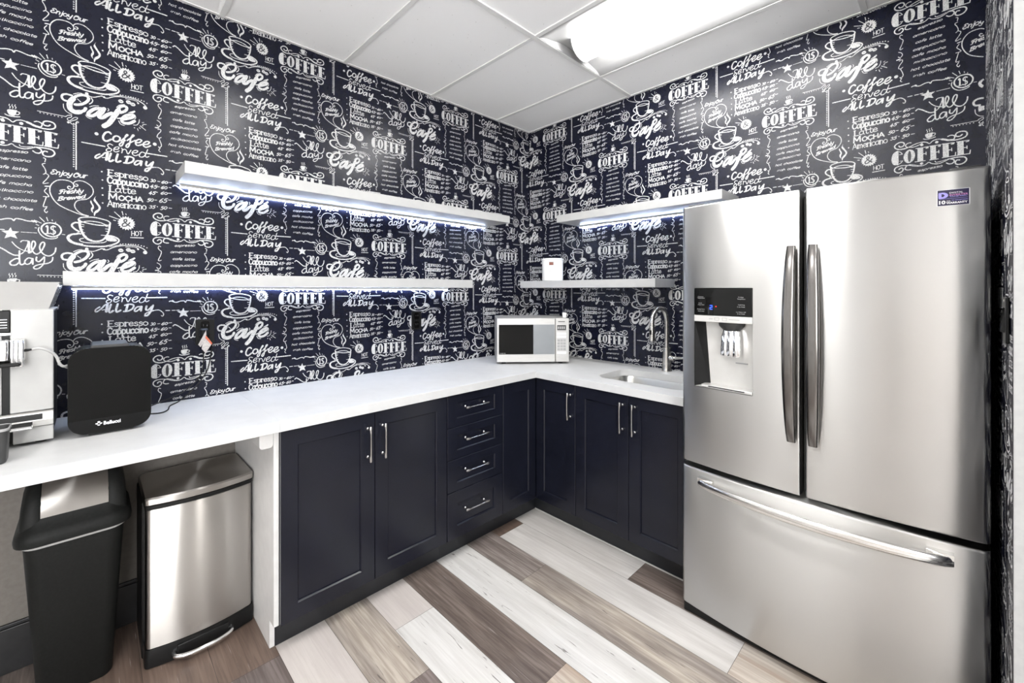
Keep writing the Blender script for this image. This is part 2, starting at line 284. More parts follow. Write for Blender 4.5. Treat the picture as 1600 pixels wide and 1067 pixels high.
# ------------------------------------------------------------------ wallpaper: chalk-drawn menu, one repeat as outlines in millimetres
INK = """s3.17;-362.4,137.9 -367.1,140.5 -370.4,136.2 -368.4,130.5 -363.1,128.9 -356.4,132.8 -353.0,141.0 -353.7,148.5 -359.1,157.1 -369.8,161.9 -385.7,161.9 -400.0,157.1 -411.7,144.2 -418.1,128.2 -418.7,111.4 -415.5,97.0 -407.8,79.6 -396.1,64.4 -377.7,51.9 -359.1,42.9 -340.1,34.8 -326.4,30.7 -312.5,28.6
s2.93;-348.3,151.4 -344.2,151.7 -341.5,147.8 -344.2,143.5 -349.6,143.5 -353.7,147.6 -354.3,153.2 -350.3,161.0 -340.1,166.8 -326.4,166.7 -312.5,159.5 -301.3,147.8 -297.0,132.9 -299.1,118.9 -308.3,103.9 -318.1,95.6 -331.9,91.7 -342.8,86.2 -348.9,76.7 -351.0,65.0 -346.9,52.2 -338.7,41.7 -326.4,33.6 -311.1,29.7
q0;-303.4,92.9 -300.6,83.6 -295.6,72.6 -295.6,62.8 -299.1,54.5 -297.7,43.0 -303.4,52.1 -303.4,61.8 -299.8,70.1 -306.2,86.7
q0;-288.5,114.7 -292.1,104.4 -289.9,96.9 -282.8,84.2 -275.6,71.4 -275.6,61.6 -282.8,48.8 -289.9,42.0 -293.5,30.9 -295.6,41.3 -291.4,51.7 -282.8,60.6 -281.4,68.6 -287.1,79.6 -294.2,90.4 -296.3,97.9
s2.62;-91.9,208.0 -84.4,208.4
s2.68;-52.4,209.8 -43.0,210.6
s2.62;-94.3,183.9 -86.4,184.8
s2.68;-52.4,187.7 -45.2,187.4
s2.61;-98.0,159.3 -92.3,159.8
s2.68;-55.5,161.8 -43.5,162.8
s2.61;-101.7,124.6 -94.7,125.2
s2.68;-54.1,131.6 -44.2,132.2
s2.68;-52.4,95.9 -42.5,95.9
o2.87;-271.8,216.1
o2.87;-270.1,182.0
o2.87;-270.1,148.8
o2.87;-269.2,120.3
o2.87;-269.2,87.8
o2.06;-93.0,96.3
s4.49;-92.7,53.0 -89.4,48.1 -81.1,48.0 -75.2,55.1 -77.7,64.3 -87.7,68.4 -99.3,64.8 -106.7,55.5 -105.0,46.2 -96.0,38.9 -84.4,36.0 -72.7,36.9
s3.3;-84.4,36.0 -72.7,36.7 -60.9,39.7 -45.6,46.8 -30.1,51.2 -14.4,51.5 -3.9,47.3 5.0,40.6 13.9,49.3 28.2,53.1 42.7,49.2
s7.29;40.9,49.7 50.0,46.3 59.2,41.5 72.2,39.1
s4.54;59.2,40.0 77.8,36.8 94.7,37.5 109.9,43.2 114.7,54.0 109.9,64.8 96.6,68.2 85.3,64.6 81.5,57.0 85.3,50.2 94.7,49.5 100.4,54.6
s3.06;-53.3,57.7 -59.2,59.1 -67.7,56.0 -71.0,49.2 -67.7,42.1 -57.5,39.0 -45.6,37.1 -30.1,41.0 -17.9,47.4
s3.67;59.2,56.7 66.6,59.8 75.9,56.8 79.6,50.0 75.9,40.2
o5.25;-19.3,40.1
o5.38;26.1,40.8
s4.11;-92.7,-52.6 -87.7,-47.9 -81.1,-48.4 -78.6,-55.7 -82.7,-63.4 -91.0,-67.9 -100.9,-64.8 -107.5,-54.8 -104.2,-44.0 -94.3,-38.4
s3.12;-97.6,-39.3 -82.7,-37.4 -69.3,-39.0 -55.8,-42.1 -45.6,-46.6 -31.8,-50.2 -17.9,-51.1 -7.4,-47.8 2.3,-40.5 10.3,-47.5 22.8,-52.0 35.5,-52.1 50.0,-46.6 62.9,-39.3
s2.69;-59.2,-38.1 -45.6,-41.7 -31.8,-47.6 -21.4,-50.1
s4.53;59.2,-40.1 77.8,-37.7 94.7,-38.1 108.0,-42.0 112.8,-53.0 106.1,-64.4 94.7,-68.5 84.3,-66.4 80.6,-57.6 85.3,-49.4 92.8,-50.4
s3.8;-54.1,-60.2 -64.3,-60.3 -71.9,-55.8 -71.3,-47.7 -66.0,-41.2 -55.8,-38.7
s4.07;55.5,-55.0 62.9,-60.7 72.2,-60.1 77.8,-52.2 75.0,-44.2 64.8,-39.8
o5.44;-20.0,-41.3
s2.4;21.0,-39.0 24.6,-45.3 39.1,-44.1 55.5,-39.9
s1.96;-3.0,105.1 -4.4,99.5 -1.2,95.6 -3.0,89.2
s1.97;4.1,106.1 2.7,100.4 5.8,96.5 4.1,90.1
s1.98;11.2,107.1 9.8,101.4 13.0,97.4 11.2,91.1
q0;-7.8,83.8 -6.5,69.8 0.5,63.9 10.3,66.8 14.2,81.1 14.6,86.7
s2.78;13.9,82.6 21.9,80.6 19.2,72.3 12.1,70.1
s3.15;-14.1,65.2 -5.7,61.2 8.5,61.4 21.9,64.5
q0;-94.7,30.2 -105.8,28.3 -113.7,18.0 -117.3,0.9 -116.0,-15.7 -110.7,-27.8 -100.9,-31.1 -94.0,-29.7 -94.0,-1.0
s2.44;-95.2,28.8 -87.7,24.0 -81.4,14.7
s2.25;-91.9,13.6 -80.7,13.9
s2.44;-94.7,-29.3 -86.0,-23.9 -80.7,-16.2
s1.88;-90.2,-16.2 -79.1,-15.6
q0;-59.2,29.0 -71.9,18.2 -77.7,-1.5 -72.7,-22.2 -59.2,-30.6 -45.6,-19.8 -40.4,1.1 -45.6,21.0
k0;-58.4,24.0 -62.3,15.0 -63.8,-1.2 -62.3,-19.2 -58.4,-26.3 -54.5,-18.4 -53.1,-0.1 -54.5,15.8
p0;-32.7,28.4 -15.3,29.2 -15.0,-28.3 -33.0,-28.5
p0;6.7,28.3 23.2,28.8 25.0,-29.2 7.1,-29.4
p0;43.8,27.9 61.1,28.6 62.2,-29.3 44.5,-29.3
p0;86.4,26.7 104.2,27.4 105.3,-29.5 87.1,-29.2
s3.11;-37.9,28.3 1.4,27.8
s3.1;-40.4,-29.6 -8.8,-30.8
s3.18;5.0,28.6 38.2,27.3
s3.17;5.3,-31.3 30.4,-31.8
s3.25;42.4,28.6 78.2,26.1
s3.25;42.7,-29.9 81.1,-29.7
s3.32;84.9,27.5 119.8,25.4
s3.32;85.3,-29.8 121.8,-30.4
s2.74;-15.3,0.4 -5.7,-0.9
s2.74;-6.4,6.7 -6.0,-5.7
s2.79;24.6,-1.9 32.9,-2.0
s2.8;32.2,5.0 32.6,-7.1
s2.85;62.2,-1.4 70.7,-2.4
s2.86;70.3,4.7 70.7,-7.3
s2.91;105.3,-1.9 114.1,-2.9
s2.92;113.7,3.9 114.1,-7.9
s2.87;81.9,-16.0 80.8,-29.3
s2.93;123.7,-15.7 121.8,-30.0
p0;-8.3,23.9 1.8,27.8 0.7,20.5 -6.5,20.8
p0;29.1,23.5 38.4,27.3 37.6,19.3 30.4,20.3
p0;67.5,22.3 78.5,26.1 77.4,20.2 68.5,19.7
p0;109.9,21.2 120.2,25.4 119.5,20.4 110.8,19.5
s3.65;467.2,-7.7 472.0,-5.6 483.3,-7.1 478.4,-3.4
s3.73;478.4,-6.8 491.4,-11.9 507.8,-6.5 521.0,-6.1 526.0,-12.3 531.0,-3.9 544.3,-4.9 561.2,-9.5 578.3,-9.2
s3.47;571.5,-6.3 578.3,-9.9 583.5,-12.4
s3.47;581.7,-7.2 574.9,-11.6 578.3,-5.0
s2.96;454.4,-47.6 468.8,-47.6
s2.99;476.8,-47.8 488.8,-47.6
s3.01;493.7,-47.6 502.8,-47.7
p0;-518.8,-37.2 -514.8,-51.2 -497.0,-51.8 -508.9,-61.8 -502.2,-78.0 -518.5,-71.6 -533.8,-79.6 -528.7,-62.5 -541.7,-52.7 -524.3,-49.9
s1.86;-494.0,-52.8 -452.7,-52.6
s1.97;-386.4,-51.8 -377.4,-52.6
c4.64;-415.6,-10.5 -397.9,-15.4 -388.1,-33.1 -393.0,-52.4 -409.2,-63.0 -425.2,-60.0 -437.9,-47.3 -441.0,-30.3 -431.6,-15.0
s3.07;-447.3,-31.0 -448.9,-42.6 -442.6,-58.1 -430.0,-69.6 -415.6,-71.9 -402.7,-68.5 -397.9,-63.4
s2.27;-456.6,-5.6 -441.0,-14.2
s2.28;-446.5,9.3 -432.4,-8.7
s2.3;-427.6,10.4 -423.6,-4.2
s2.32;-412.8,2.8 -411.5,-2.9
s2.34;-402.4,-4.9 -404.0,-9.0
s2.27;-455.9,-19.3 -447.3,-24.1
s2.26;-458.2,-33.2 -452.7,-33.8
s4.6;-428.4,-26.3 -424.9,-23.6 -424.9,-50.9
s2.69;-429.7,-52.3 -418.5,-52.2
s3.88;-404.0,-24.7 -409.2,-21.9 -414.8,-25.8 -414.8,-33.5 -409.2,-37.6 -404.4,-42.5 -405.2,-49.5 -410.8,-53.3 -416.9,-50.2
s1.74;-409.9,-19.2 -409.2,-57.8
s2.94;-515.5,-91.4 -506.7,-105.2 -494.7,-116.7 -482.7,-122.7 -470.5,-124.6
s2.95;-494.0,-90.1 -490.2,-84.9 -481.2,-84.2 -474.8,-87.0 -478.9,-106.6 -484.2,-122.8 -490.2,-132.2 -494.0,-135.1
s6.7;-473.9,-87.0 -473.2,-108.5 -472.8,-128.9
s4.18;-469.0,-128.6 -461.3,-112.2 -456.6,-95.9 -459.7,-84.7 -464.3,-87.4 -466.7,-103.5 -464.3,-121.5 -456.6,-132.4 -448.9,-130.8 -441.0,-120.0 -433.9,-101.1 -432.8,-89.5 -437.6,-86.4 -443.4,-94.9 -445.7,-108.8 -441.0,-124.6 -431.6,-135.6 -420.4,-138.4 -410.8,-132.0 -404.4,-120.0 -402.7,-105.9
s4.3;-556.7,-117.6 -550.3,-112.1 -543.9,-115.0 -534.5,-121.6 -522.9,-131.9 -511.1,-139.7 -498.5,-139.9
s4.36;-499.2,-153.4 -506.7,-153.3 -517.0,-162.7 -520.7,-169.6 -517.0,-177.2 -506.7,-176.8 -499.2,-168.6
s4.78;-497.0,-123.6 -497.4,-150.6 -495.9,-170.7 -490.2,-175.0 -484.2,-169.7
s4.09;-466.7,-150.1 -475.1,-149.4 -482.7,-158.8 -483.4,-167.9 -478.1,-173.3 -469.0,-167.2 -465.1,-153.4
s4.87;-463.6,-151.1 -463.4,-172.0
s4.55;-453.5,-144.8 -454.3,-157.4 -447.3,-161.7 -439.5,-152.1 -433.5,-143.0
s3.81;-432.8,-143.0 -433.9,-163.4 -439.5,-177.4 -448.9,-188.1 -458.2,-189.6 -461.3,-184.0 -455.1,-176.9 -442.6,-171.1 -430.0,-169.0 -418.9,-163.8 -412.4,-155.4 -410.8,-143.7
s6.73;-358.2,501.0 -373.2,502.1 -384.0,496.4 -386.4,486.2 -381.5,477.1 -369.0,475.0
s9.35;-349.7,467.8 -334.4,472.9 -318.9,485.6 -311.0,501.3 -315.4,512.1 -329.2,512.5 -344.6,504.1 -356.5,489.6
s16.45;-354.8,490.1 -363.2,474.5 -365.2,458.4 -360.7,444.3 -348.0,438.5 -336.1,442.6
s10.2;-336.1,441.7 -324.1,451.4 -319.2,462.0
s2.43;-342.9,492.6 -333.5,483.5
s2.18;-382.3,461.5 -380.7,444.4 -371.5,431.7 -358.2,426.7
s2.22;-354.8,508.0 -341.2,516.4 -329.2,518.6
s3.31;-303.1,508.6 -298.7,500.3 -301.4,490.9 -308.4,482.7
s11.45;-270.2,474.0 -285.4,472.0 -300.5,460.2 -310.5,445.7 -311.0,435.8 -300.5,436.9 -287.2,448.7 -274.7,467.1
s13.12;-264.8,476.6 -271.1,459.5 -279.7,445.9 -277.4,436.8 -266.6,440.5 -254.7,454.3 -241.0,464.4
s2.29;-308.4,470.6 -296.1,479.1 -280.1,483.4
s2.35;-253.8,481.8 -250.2,475.5 -254.7,469.2
s2.26;-319.7,435.8 -313.6,426.6 -301.4,423.9
s17.16;-264.8,404.5 -249.2,422.3 -234.5,452.5 -220.5,482.9
s9.63;-223.3,477.0 -217.7,495.0 -206.3,504.7 -195.9,504.0 -194.9,494.2 -202.5,483.1 -213.9,474.7
s2.4;-227.0,492.3 -217.7,505.6 -200.6,512.8
s11.05;-207.3,448.8 -189.2,457.7 -175.6,466.6 -172.1,475.3 -183.4,474.6 -198.7,465.2 -209.2,449.6 -208.6,437.6 -197.8,434.5 -183.4,439.4 -169.8,451.6
s4.8;-223.3,447.7 -206.3,455.4
p0;-192.0,481.0 -169.8,496.4 -165.9,492.4 -173.7,483.8
s2.4;-220.5,440.2 -213.9,426.8 -200.6,424.1
s2.02;-167.4,476.6 -165.5,466.9 -169.4,459.4
s2.25;-173.7,433.9 -162.0,437.0 -155.1,449.2 -153.7,462.4
s2.27;-145.2,451.9 -138.2,454.3
s2.28;-143.2,444.6 -129.8,447.7
s2.27;-145.2,438.9 -140.2,438.7
s2.27;-152.1,437.1 -132.2,421.6
s2.26;-155.1,428.5 -149.7,424.3
s2.25;-160.4,423.3 -157.0,412.6
o2.24;-169.8,422.9
o5.34;-316.1,-104.3
s3.03;-315.4,-105.5 -308.4,-112.3 -296.1,-112.7 -281.9,-105.7 -271.1,-100.0 -265.7,-104.1 -254.7,-103.9 -241.9,-95.6 -227.0,-88.3 -204.4,-82.9 -181.4,-79.9 -162.0,-82.3 -142.2,-91.3 -132.2,-101.0 -130.2,-106.1
o7.3;-134.2,-107.6
o3.81;-264.8,-102.6
s2.23;-198.7,-88.0 -175.6,-85.9 -162.0,-88.8 -157.0,-94.4
o3.6;-158.0,-94.9
s1.95;-249.2,-91.1 -230.8,-85.8 -208.2,-79.1
o2.18;-214.8,-77.3
o2.19;-206.3,-76.7
o2.2;-197.8,-76.0
o2.21;-189.2,-75.6
o2.22;-181.4,-75.6
o2.23;-173.7,-75.5
o2.24;-165.9,-75.7
o2.25;-157.0,-76.8
o2.27;-147.2,-79.2
o2.28;-138.2,-81.2
o2.29;-128.6,-86.7
q0;-221.6,-103.0 -216.9,-96.9 -209.4,-96.9 -204.6,-104.1 -209.0,-110.0 -216.9,-110.0
d1.96;-217.9,-102.0 -213.1,-104.7 -208.4,-103.9
q0;-197.4,-99.6 -192.6,-93.4 -184.9,-93.4 -180.1,-100.8 -184.5,-106.6 -192.6,-106.7
d1.99;-193.6,-98.6 -188.8,-101.3 -183.9,-100.5
q0;-183.9,-104.6 -179.1,-98.4 -171.3,-98.4 -166.5,-105.8 -171.0,-111.7 -179.1,-111.7
d2.01;-180.1,-103.6 -175.2,-106.3 -170.4,-105.5
c3.96;-340.4,10.3 -334.4,19.4 -317.1,23.9 -294.3,25.4 -272.9,21.8 -254.7,16.4 -245.6,7.5 -249.2,-0.4 -263.8,-4.4 -287.2,-4.4 -310.2,-0.8 -331.0,4.2
s3.33;-332.7,1.1 -313.6,8.1 -292.5,8.5 -274.7,5.6 -262.0,-0.5
s7.36;-337.0,8.3 -336.1,-10.8 -331.8,-32.0 -324.1,-50.5 -313.6,-64.1 -301.4,-69.9
s5.87;-303.1,-70.6 -285.4,-71.1 -271.1,-65.5 -260.2,-53.5
s5.54;-247.0,4.9 -248.9,-16.5 -253.3,-36.8 -262.0,-54.4
s2.24;-333.5,-5.7 -322.7,-8.4
s2.24;-331.8,-15.1 -323.7,-15.8
s2.24;-330.1,-27.0 -325.1,-28.0
s2.25;-327.5,-38.8 -320.9,-39.6
s2.25;-324.1,-50.5 -316.8,-53.8
s2.34;-262.0,-0.5 -251.1,-1.8
s2.34;-260.2,-7.7 -249.2,-8.1
s2.34;-262.0,-17.8 -251.1,-18.2
s2.34;-260.2,-27.5 -251.8,-28.2
s2.33;-274.7,-44.9 -260.2,-44.8
s5.64;-339.5,-1.6 -349.7,-1.7 -357.8,-9.5 -357.5,-18.3 -349.7,-27.8 -338.7,-36.2
s5.27;-342.1,-42.6 -334.4,-45.2
s6.41;-341.2,-45.4 -358.2,-49.3 -369.0,-57.4 -369.5,-68.8 -360.7,-80.0 -342.9,-87.7
s5.51;-346.3,-86.5 -317.1,-92.3 -287.2,-92.6 -260.2,-89.4 -236.3,-80.2 -221.4,-69.0 -219.9,-58.8 -228.9,-50.8 -241.9,-45.7 -252.0,-45.1
q0;-251.1,-46.5 -230.8,-54.7 -225.2,-63.8 -234.5,-68.0 -254.7,-66.7 -260.2,-57.2
s2.89;-325.8,-62.0 -336.1,-66.5 -333.5,-74.2 -317.1,-79.0 -292.5,-78.3 -267.5,-75.1 -258.4,-69.0
s2.81;-359.5,-51.3 -365.7,-60.2 -364.0,-69.5 -351.4,-80.4 -327.5,-85.8
p0;-166.5,11.3 -172.7,7.5 -168.0,1.4 -175.2,0.1 -172.7,-7.1 -179.9,-6.0 -179.9,-13.4 -186.5,-10.0 -188.8,-16.8 -193.9,-11.5 -198.3,-17.0 -201.6,-10.2 -207.5,-14.1 -208.6,-6.9 -215.4,-8.1 -214.1,-1.2 -221.2,-0.1 -217.7,6.0 -224.2,9.3 -219.0,13.9 -224.2,18.9 -217.7,21.6 -221.2,28.0 -214.1,28.3 -215.4,35.5 -208.6,33.5 -207.5,40.5 -201.6,36.4 -198.3,42.6 -193.9,36.5 -188.8,41.5 -186.5,34.3 -179.9,37.2 -179.9,29.7 -172.7,30.1 -175.2,23.1 -168.0,21.1 -172.7,15.5
d4.4;-184.3,0.7 -194.9,9.7 -202.9,19.8 -201.6,27.0 -195.9,27.7 -194.9,20.7 -202.5,12.7 -208.6,5.7 -207.3,-1.4 -198.7,-0.6 -189.2,8.6 -184.9,16.2
s2.58;-249.2,36.9 -223.3,27.5
s2.6;-232.6,55.2 -215.8,37.2
s2.63;-209.2,60.7 -206.3,45.9
s2.64;-197.8,52.0 -195.9,48.2
s2.59;-236.3,21.0 -229.6,19.8
s3.15;-182.4,-46.8 -140.2,-45.0
s2.58;-81.3,547.8 -87.0,550.4 -90.5,542.1 -85.9,533.3 -79.0,525.2 -82.5,508.1 -89.3,490.2 -87.0,485.0 -79.7,488.5
s2.57;-93.9,475.9 -84.7,469.7 -81.3,458.9 -88.2,449.8 -95.0,455.3
s4.62;-99.5,442.5 -88.9,443.8
s2.58;-91.6,435.9 -82.5,438.2 -81.3,429.8 -90.5,415.8 -93.9,403.4 -87.0,399.3 -79.7,404.0
s2.58;-87.0,396.3 -81.3,380.3 -79.0,366.2 -87.0,357.1 -88.9,361.6
s2.58;-83.6,355.0 -88.2,345.2 -83.1,339.9
s2.54;82.7,550.8 88.4,547.8 86.6,536.5
s2.54;87.3,530.5 79.6,525.3 86.6,510.2 89.2,495.4 82.7,487.5
s2.55;89.2,492.3 96.9,485.1 91.7,471.3 82.7,456.6 83.2,451.8 96.2,456.9
s3.97;87.3,442.3 99.5,443.8
s2.55;91.7,435.7 85.3,423.3 93.0,412.7 96.9,403.7 82.7,402.3
s2.55;90.4,401.3 85.3,380.0 82.7,364.0 92.3,364.2
s2.55;91.0,359.6 85.3,349.1 90.4,340.9 93.6,346.2
s6.51;-244.0,378.6 -250.2,384.0 -260.6,378.5 -267.8,361.9 -265.7,348.4 -256.4,345.0 -243.6,355.5
c5.89;-226.7,374.1 -216.1,369.1 -217.6,357.3 -227.2,350.1 -236.7,354.1 -236.0,365.6
s4.72;-212.3,355.7 -201.5,372.7 -190.7,386.3 -195.0,387.3 -201.1,372.8 -205.4,348.8 -211.8,335.3 -217.6,337.3 -214.4,346.7 -199.4,361.7
s4.78;-192.9,363.3 -179.8,378.1 -171.0,389.0 -175.4,390.8 -181.5,374.8 -185.9,347.7 -191.8,334.2 -197.2,337.5 -190.7,349.4 -167.6,369.5
s5.36;-166.5,359.5 -153.2,364.2 -146.0,374.7 -155.4,376.8 -164.3,367.4 -165.4,354.0 -157.6,350.0 -144.6,358.0
s5.44;-140.8,358.4 -126.0,363.3 -120.3,373.6 -129.5,374.3 -139.2,364.6 -139.7,352.8 -130.6,349.0 -116.4,358.8
o6.16;-287.5,367.5
o6.85;-101.8,369.1
s4;-330.3,323.1 -262.6,321.7
s4.5;-127.2,323.2 -60.0,324.2
s3.15;-238.8,332.4 -248.2,335.8 -254.4,327.3 -248.2,318.9 -241.5,313.3 -248.2,303.4 -258.5,305.2 -254.4,314.6 -245.0,316.8
s3.19;-235.6,316.1 -222.9,319.0 -218.7,327.1 -226.1,328.2 -233.5,320.8 -234.6,309.3 -227.2,306.7 -218.3,313.2
s3.22;-211.2,326.0 -208.0,321.9 -210.1,307.1
s3.25;-209.1,317.9 -201.5,323.9 -196.1,320.8 -190.7,306.2 -180.9,325.2
s3.3;-177.6,314.9 -164.3,317.9 -158.8,326.4 -166.5,327.6 -175.4,319.7 -175.4,308.2 -166.5,304.3 -157.2,310.7
s3.35;-134.0,321.7 -144.2,325.3 -152.0,316.2 -153.2,304.3 -144.2,303.3 -135.1,312.6 -126.0,339.7
s3.37;-129.5,328.6 -134.0,312.9 -129.5,305.9 -121.5,311.2
s5.24;-278.0,286.9 -289.1,277.5 -291.1,268.8 -285.1,268.7 -270.8,282.9 -262.6,294.5 -254.4,298.3
s8.2;-254.4,297.2 -258.5,267.3
s2.88;-270.8,274.0 -254.4,277.5
s6.8;-244.0,296.7 -250.2,270.5 -246.1,263.5 -237.3,270.4
s6.89;-222.9,298.5 -228.2,272.3 -224.6,265.1 -214.0,271.4
s7.5;-191.1,294.0 -197.2,268.0
s6.02;-200.4,292.0 -186.3,296.5 -172.7,292.2 -175.4,278.3 -188.5,268.3 -203.7,266.1
s5.62;-150.5,285.3 -162.1,283.4 -169.9,270.2 -164.3,265.5 -153.2,275.0 -147.6,286.5
s6.93;-146.0,285.3 -148.7,266.9
s6.76;-129.5,286.7 -131.7,272.1 -123.7,270.2 -112.2,284.4
s7.04;-107.6,289.8 -114.6,266.7 -126.0,247.3 -134.7,245.6
s4.68;-134.0,246.6 -134.0,253.4 -121.5,261.8 -105.3,267.1
s3.19;-107.6,266.6 -89.0,268.8 -77.2,260.7 -71.2,249.8 -74.8,240.7 -79.5,244.3
s3.65;-346.6,395.3 -346.8,334.0 -346.6,279.8 -346.6,210.5
o2.5;-353.5,390.5
o2.5;-353.5,381.5
o2.5;-353.5,372.6
o2.5;-353.5,363.7
o2.5;-353.5,354.8
o2.5;-353.5,345.9
o2.5;-353.5,336.9
o2.5;-353.5,328.0
o2.5;-353.5,319.1
o2.5;-353.5,310.2
o2.5;-353.5,301.3
o2.5;-353.5,292.4
o2.5;-353.5,283.4
o2.5;-353.5,274.5
o2.5;-353.5,265.6
o2.5;-353.5,256.7
o2.5;-353.5,247.8
o2.5;-353.5,238.8
o2.5;-353.5,229.9
o2.5;-353.5,221.0
s2.13;-452.1,413.6 -422.0,413.1 -397.9,413.0 -374.9,413.0
o1.71;-444.2,408.4
o1.72;-434.7,408.1
o1.73;-425.2,408.0
o1.74;-415.6,408.0
o1.75;-406.0,407.5
o1.76;-396.2,406.9
o1.77;-386.4,406.9
s2.19;-374.9,413.0 -369.9,419.1 -359.8,422.0 -360.2,415.2 -368.2,410.1 -371.5,404.4 -366.5,398.7 -361.9,402.4
s2.21;-366.5,398.7 -361.5,402.9 -351.4,416.0 -342.6,417.3 -346.0,409.1 -358.2,400.5 -362.9,394.5 -358.2,387.9 -348.0,389.5
o3.98;-368.5,392.2
s2.22;-346.7,389.8 -346.3,394.7 -339.5,399.4 -342.6,402.9 -347.2,397.3"""
WORDS = [('Enjoy', -418.7, 180.1, -359.0, 180.9, 11.5, 3.32, 'bc'), ('Our', -355.7, 178.7, -316.6, 182.0, 11.8, 3.42, 'bc'), ('Freshly', -395.4, 105.4, -327.7, 120.6, 10.9, 3.09, 'bc'), ('Brewed', -398.4, 78.7, -321.5, 100.0, 10.3, 3.1, 'bc'), ('Espresso', -255.1, 204.5, -123.7, 203.6, 15.9, 3.89, 'se'), ('Cappuccino', -255.8, 172.0, -122.9, 172.4, 18.3, 4.9, 'b'), ('Latte', -252.1, 137.9, -164.3, 140.3, 16.9, 3.85, 'se'), ('Americano', -255.1, 75.5, -130.1, 78.4, 17.5, 3.53, 'se'), ('M', -252.9, 106.0, -222.5, 108.1, 17.5, 4.95, 'b'), ('OCHA', -220.3, 106.0, -140.6, 110.6, 13.3, 4.55, 'b'), ('30', -117.2, 202.0, -100.1, 202.9, 11.3, 2.41, 'i'), ('60', -80.2, 201.1, -56.6, 203.5, 9.8, 2.84, 'i'), ('45', -118.0, 176.8, -95.1, 175.8, 12.5, 2.6, 'i'), ('60', -81.9, 177.1, -58.3, 179.3, 11.0, 2.65, 'i'), ('45', -122.9, 146.8, -100.1, 149.3, 11.3, 2.59, 'i'), ('60', -82.7, 152.4, -57.5, 154.8, 10.2, 2.65, 'i'), ('50', -129.3, 113.5, -106.6, 117.8, 12.5, 2.76, 'i'), ('65', -88.5, 115.1, -59.2, 121.0, 15.2, 2.83, 'i'), ('35', -121.3, 86.4, -100.9, 88.1, 11.3, 2.59, 'i'), ('50', -83.5, 85.1, -59.2, 89.8, 12.3, 2.65, 'i'), ('HOT', -180.4, -38.7, -142.5, -36.4, 12.8, 2.47, 'n'), ('espresso', -33.5, 551.2, 42.1, 558.5, 7.1, 1.73, 'c'), ('americano', -48.8, 522.2, 49.6, 526.5, 7.1, 1.73, 'c'), ('cafe latte', -40.6, 492.1, 40.8, 492.3, 7.1, 1.73, 'c'), ('cappuccino', -48.8, 461.2, 50.9, 466.3, 7.1, 1.73, 'c'), ('cafe mocha', -52.3, 433.7, 52.1, 436.1, 7.1, 1.73, 'c'), ('milkaccino', -46.5, 404.9, 55.9, 410.1, 7.1, 1.73, 'c'), ('hot chocolate', -55.8, 375.2, 64.8, 377.8, 7.1, 1.73, 'c'), ('irish coffee', -48.8, 346.8, 54.7, 344.0, 7.1, 1.73, 'c')]
P_U, P_V = 518.6, 626.5       # repeat across (half-drop) and down
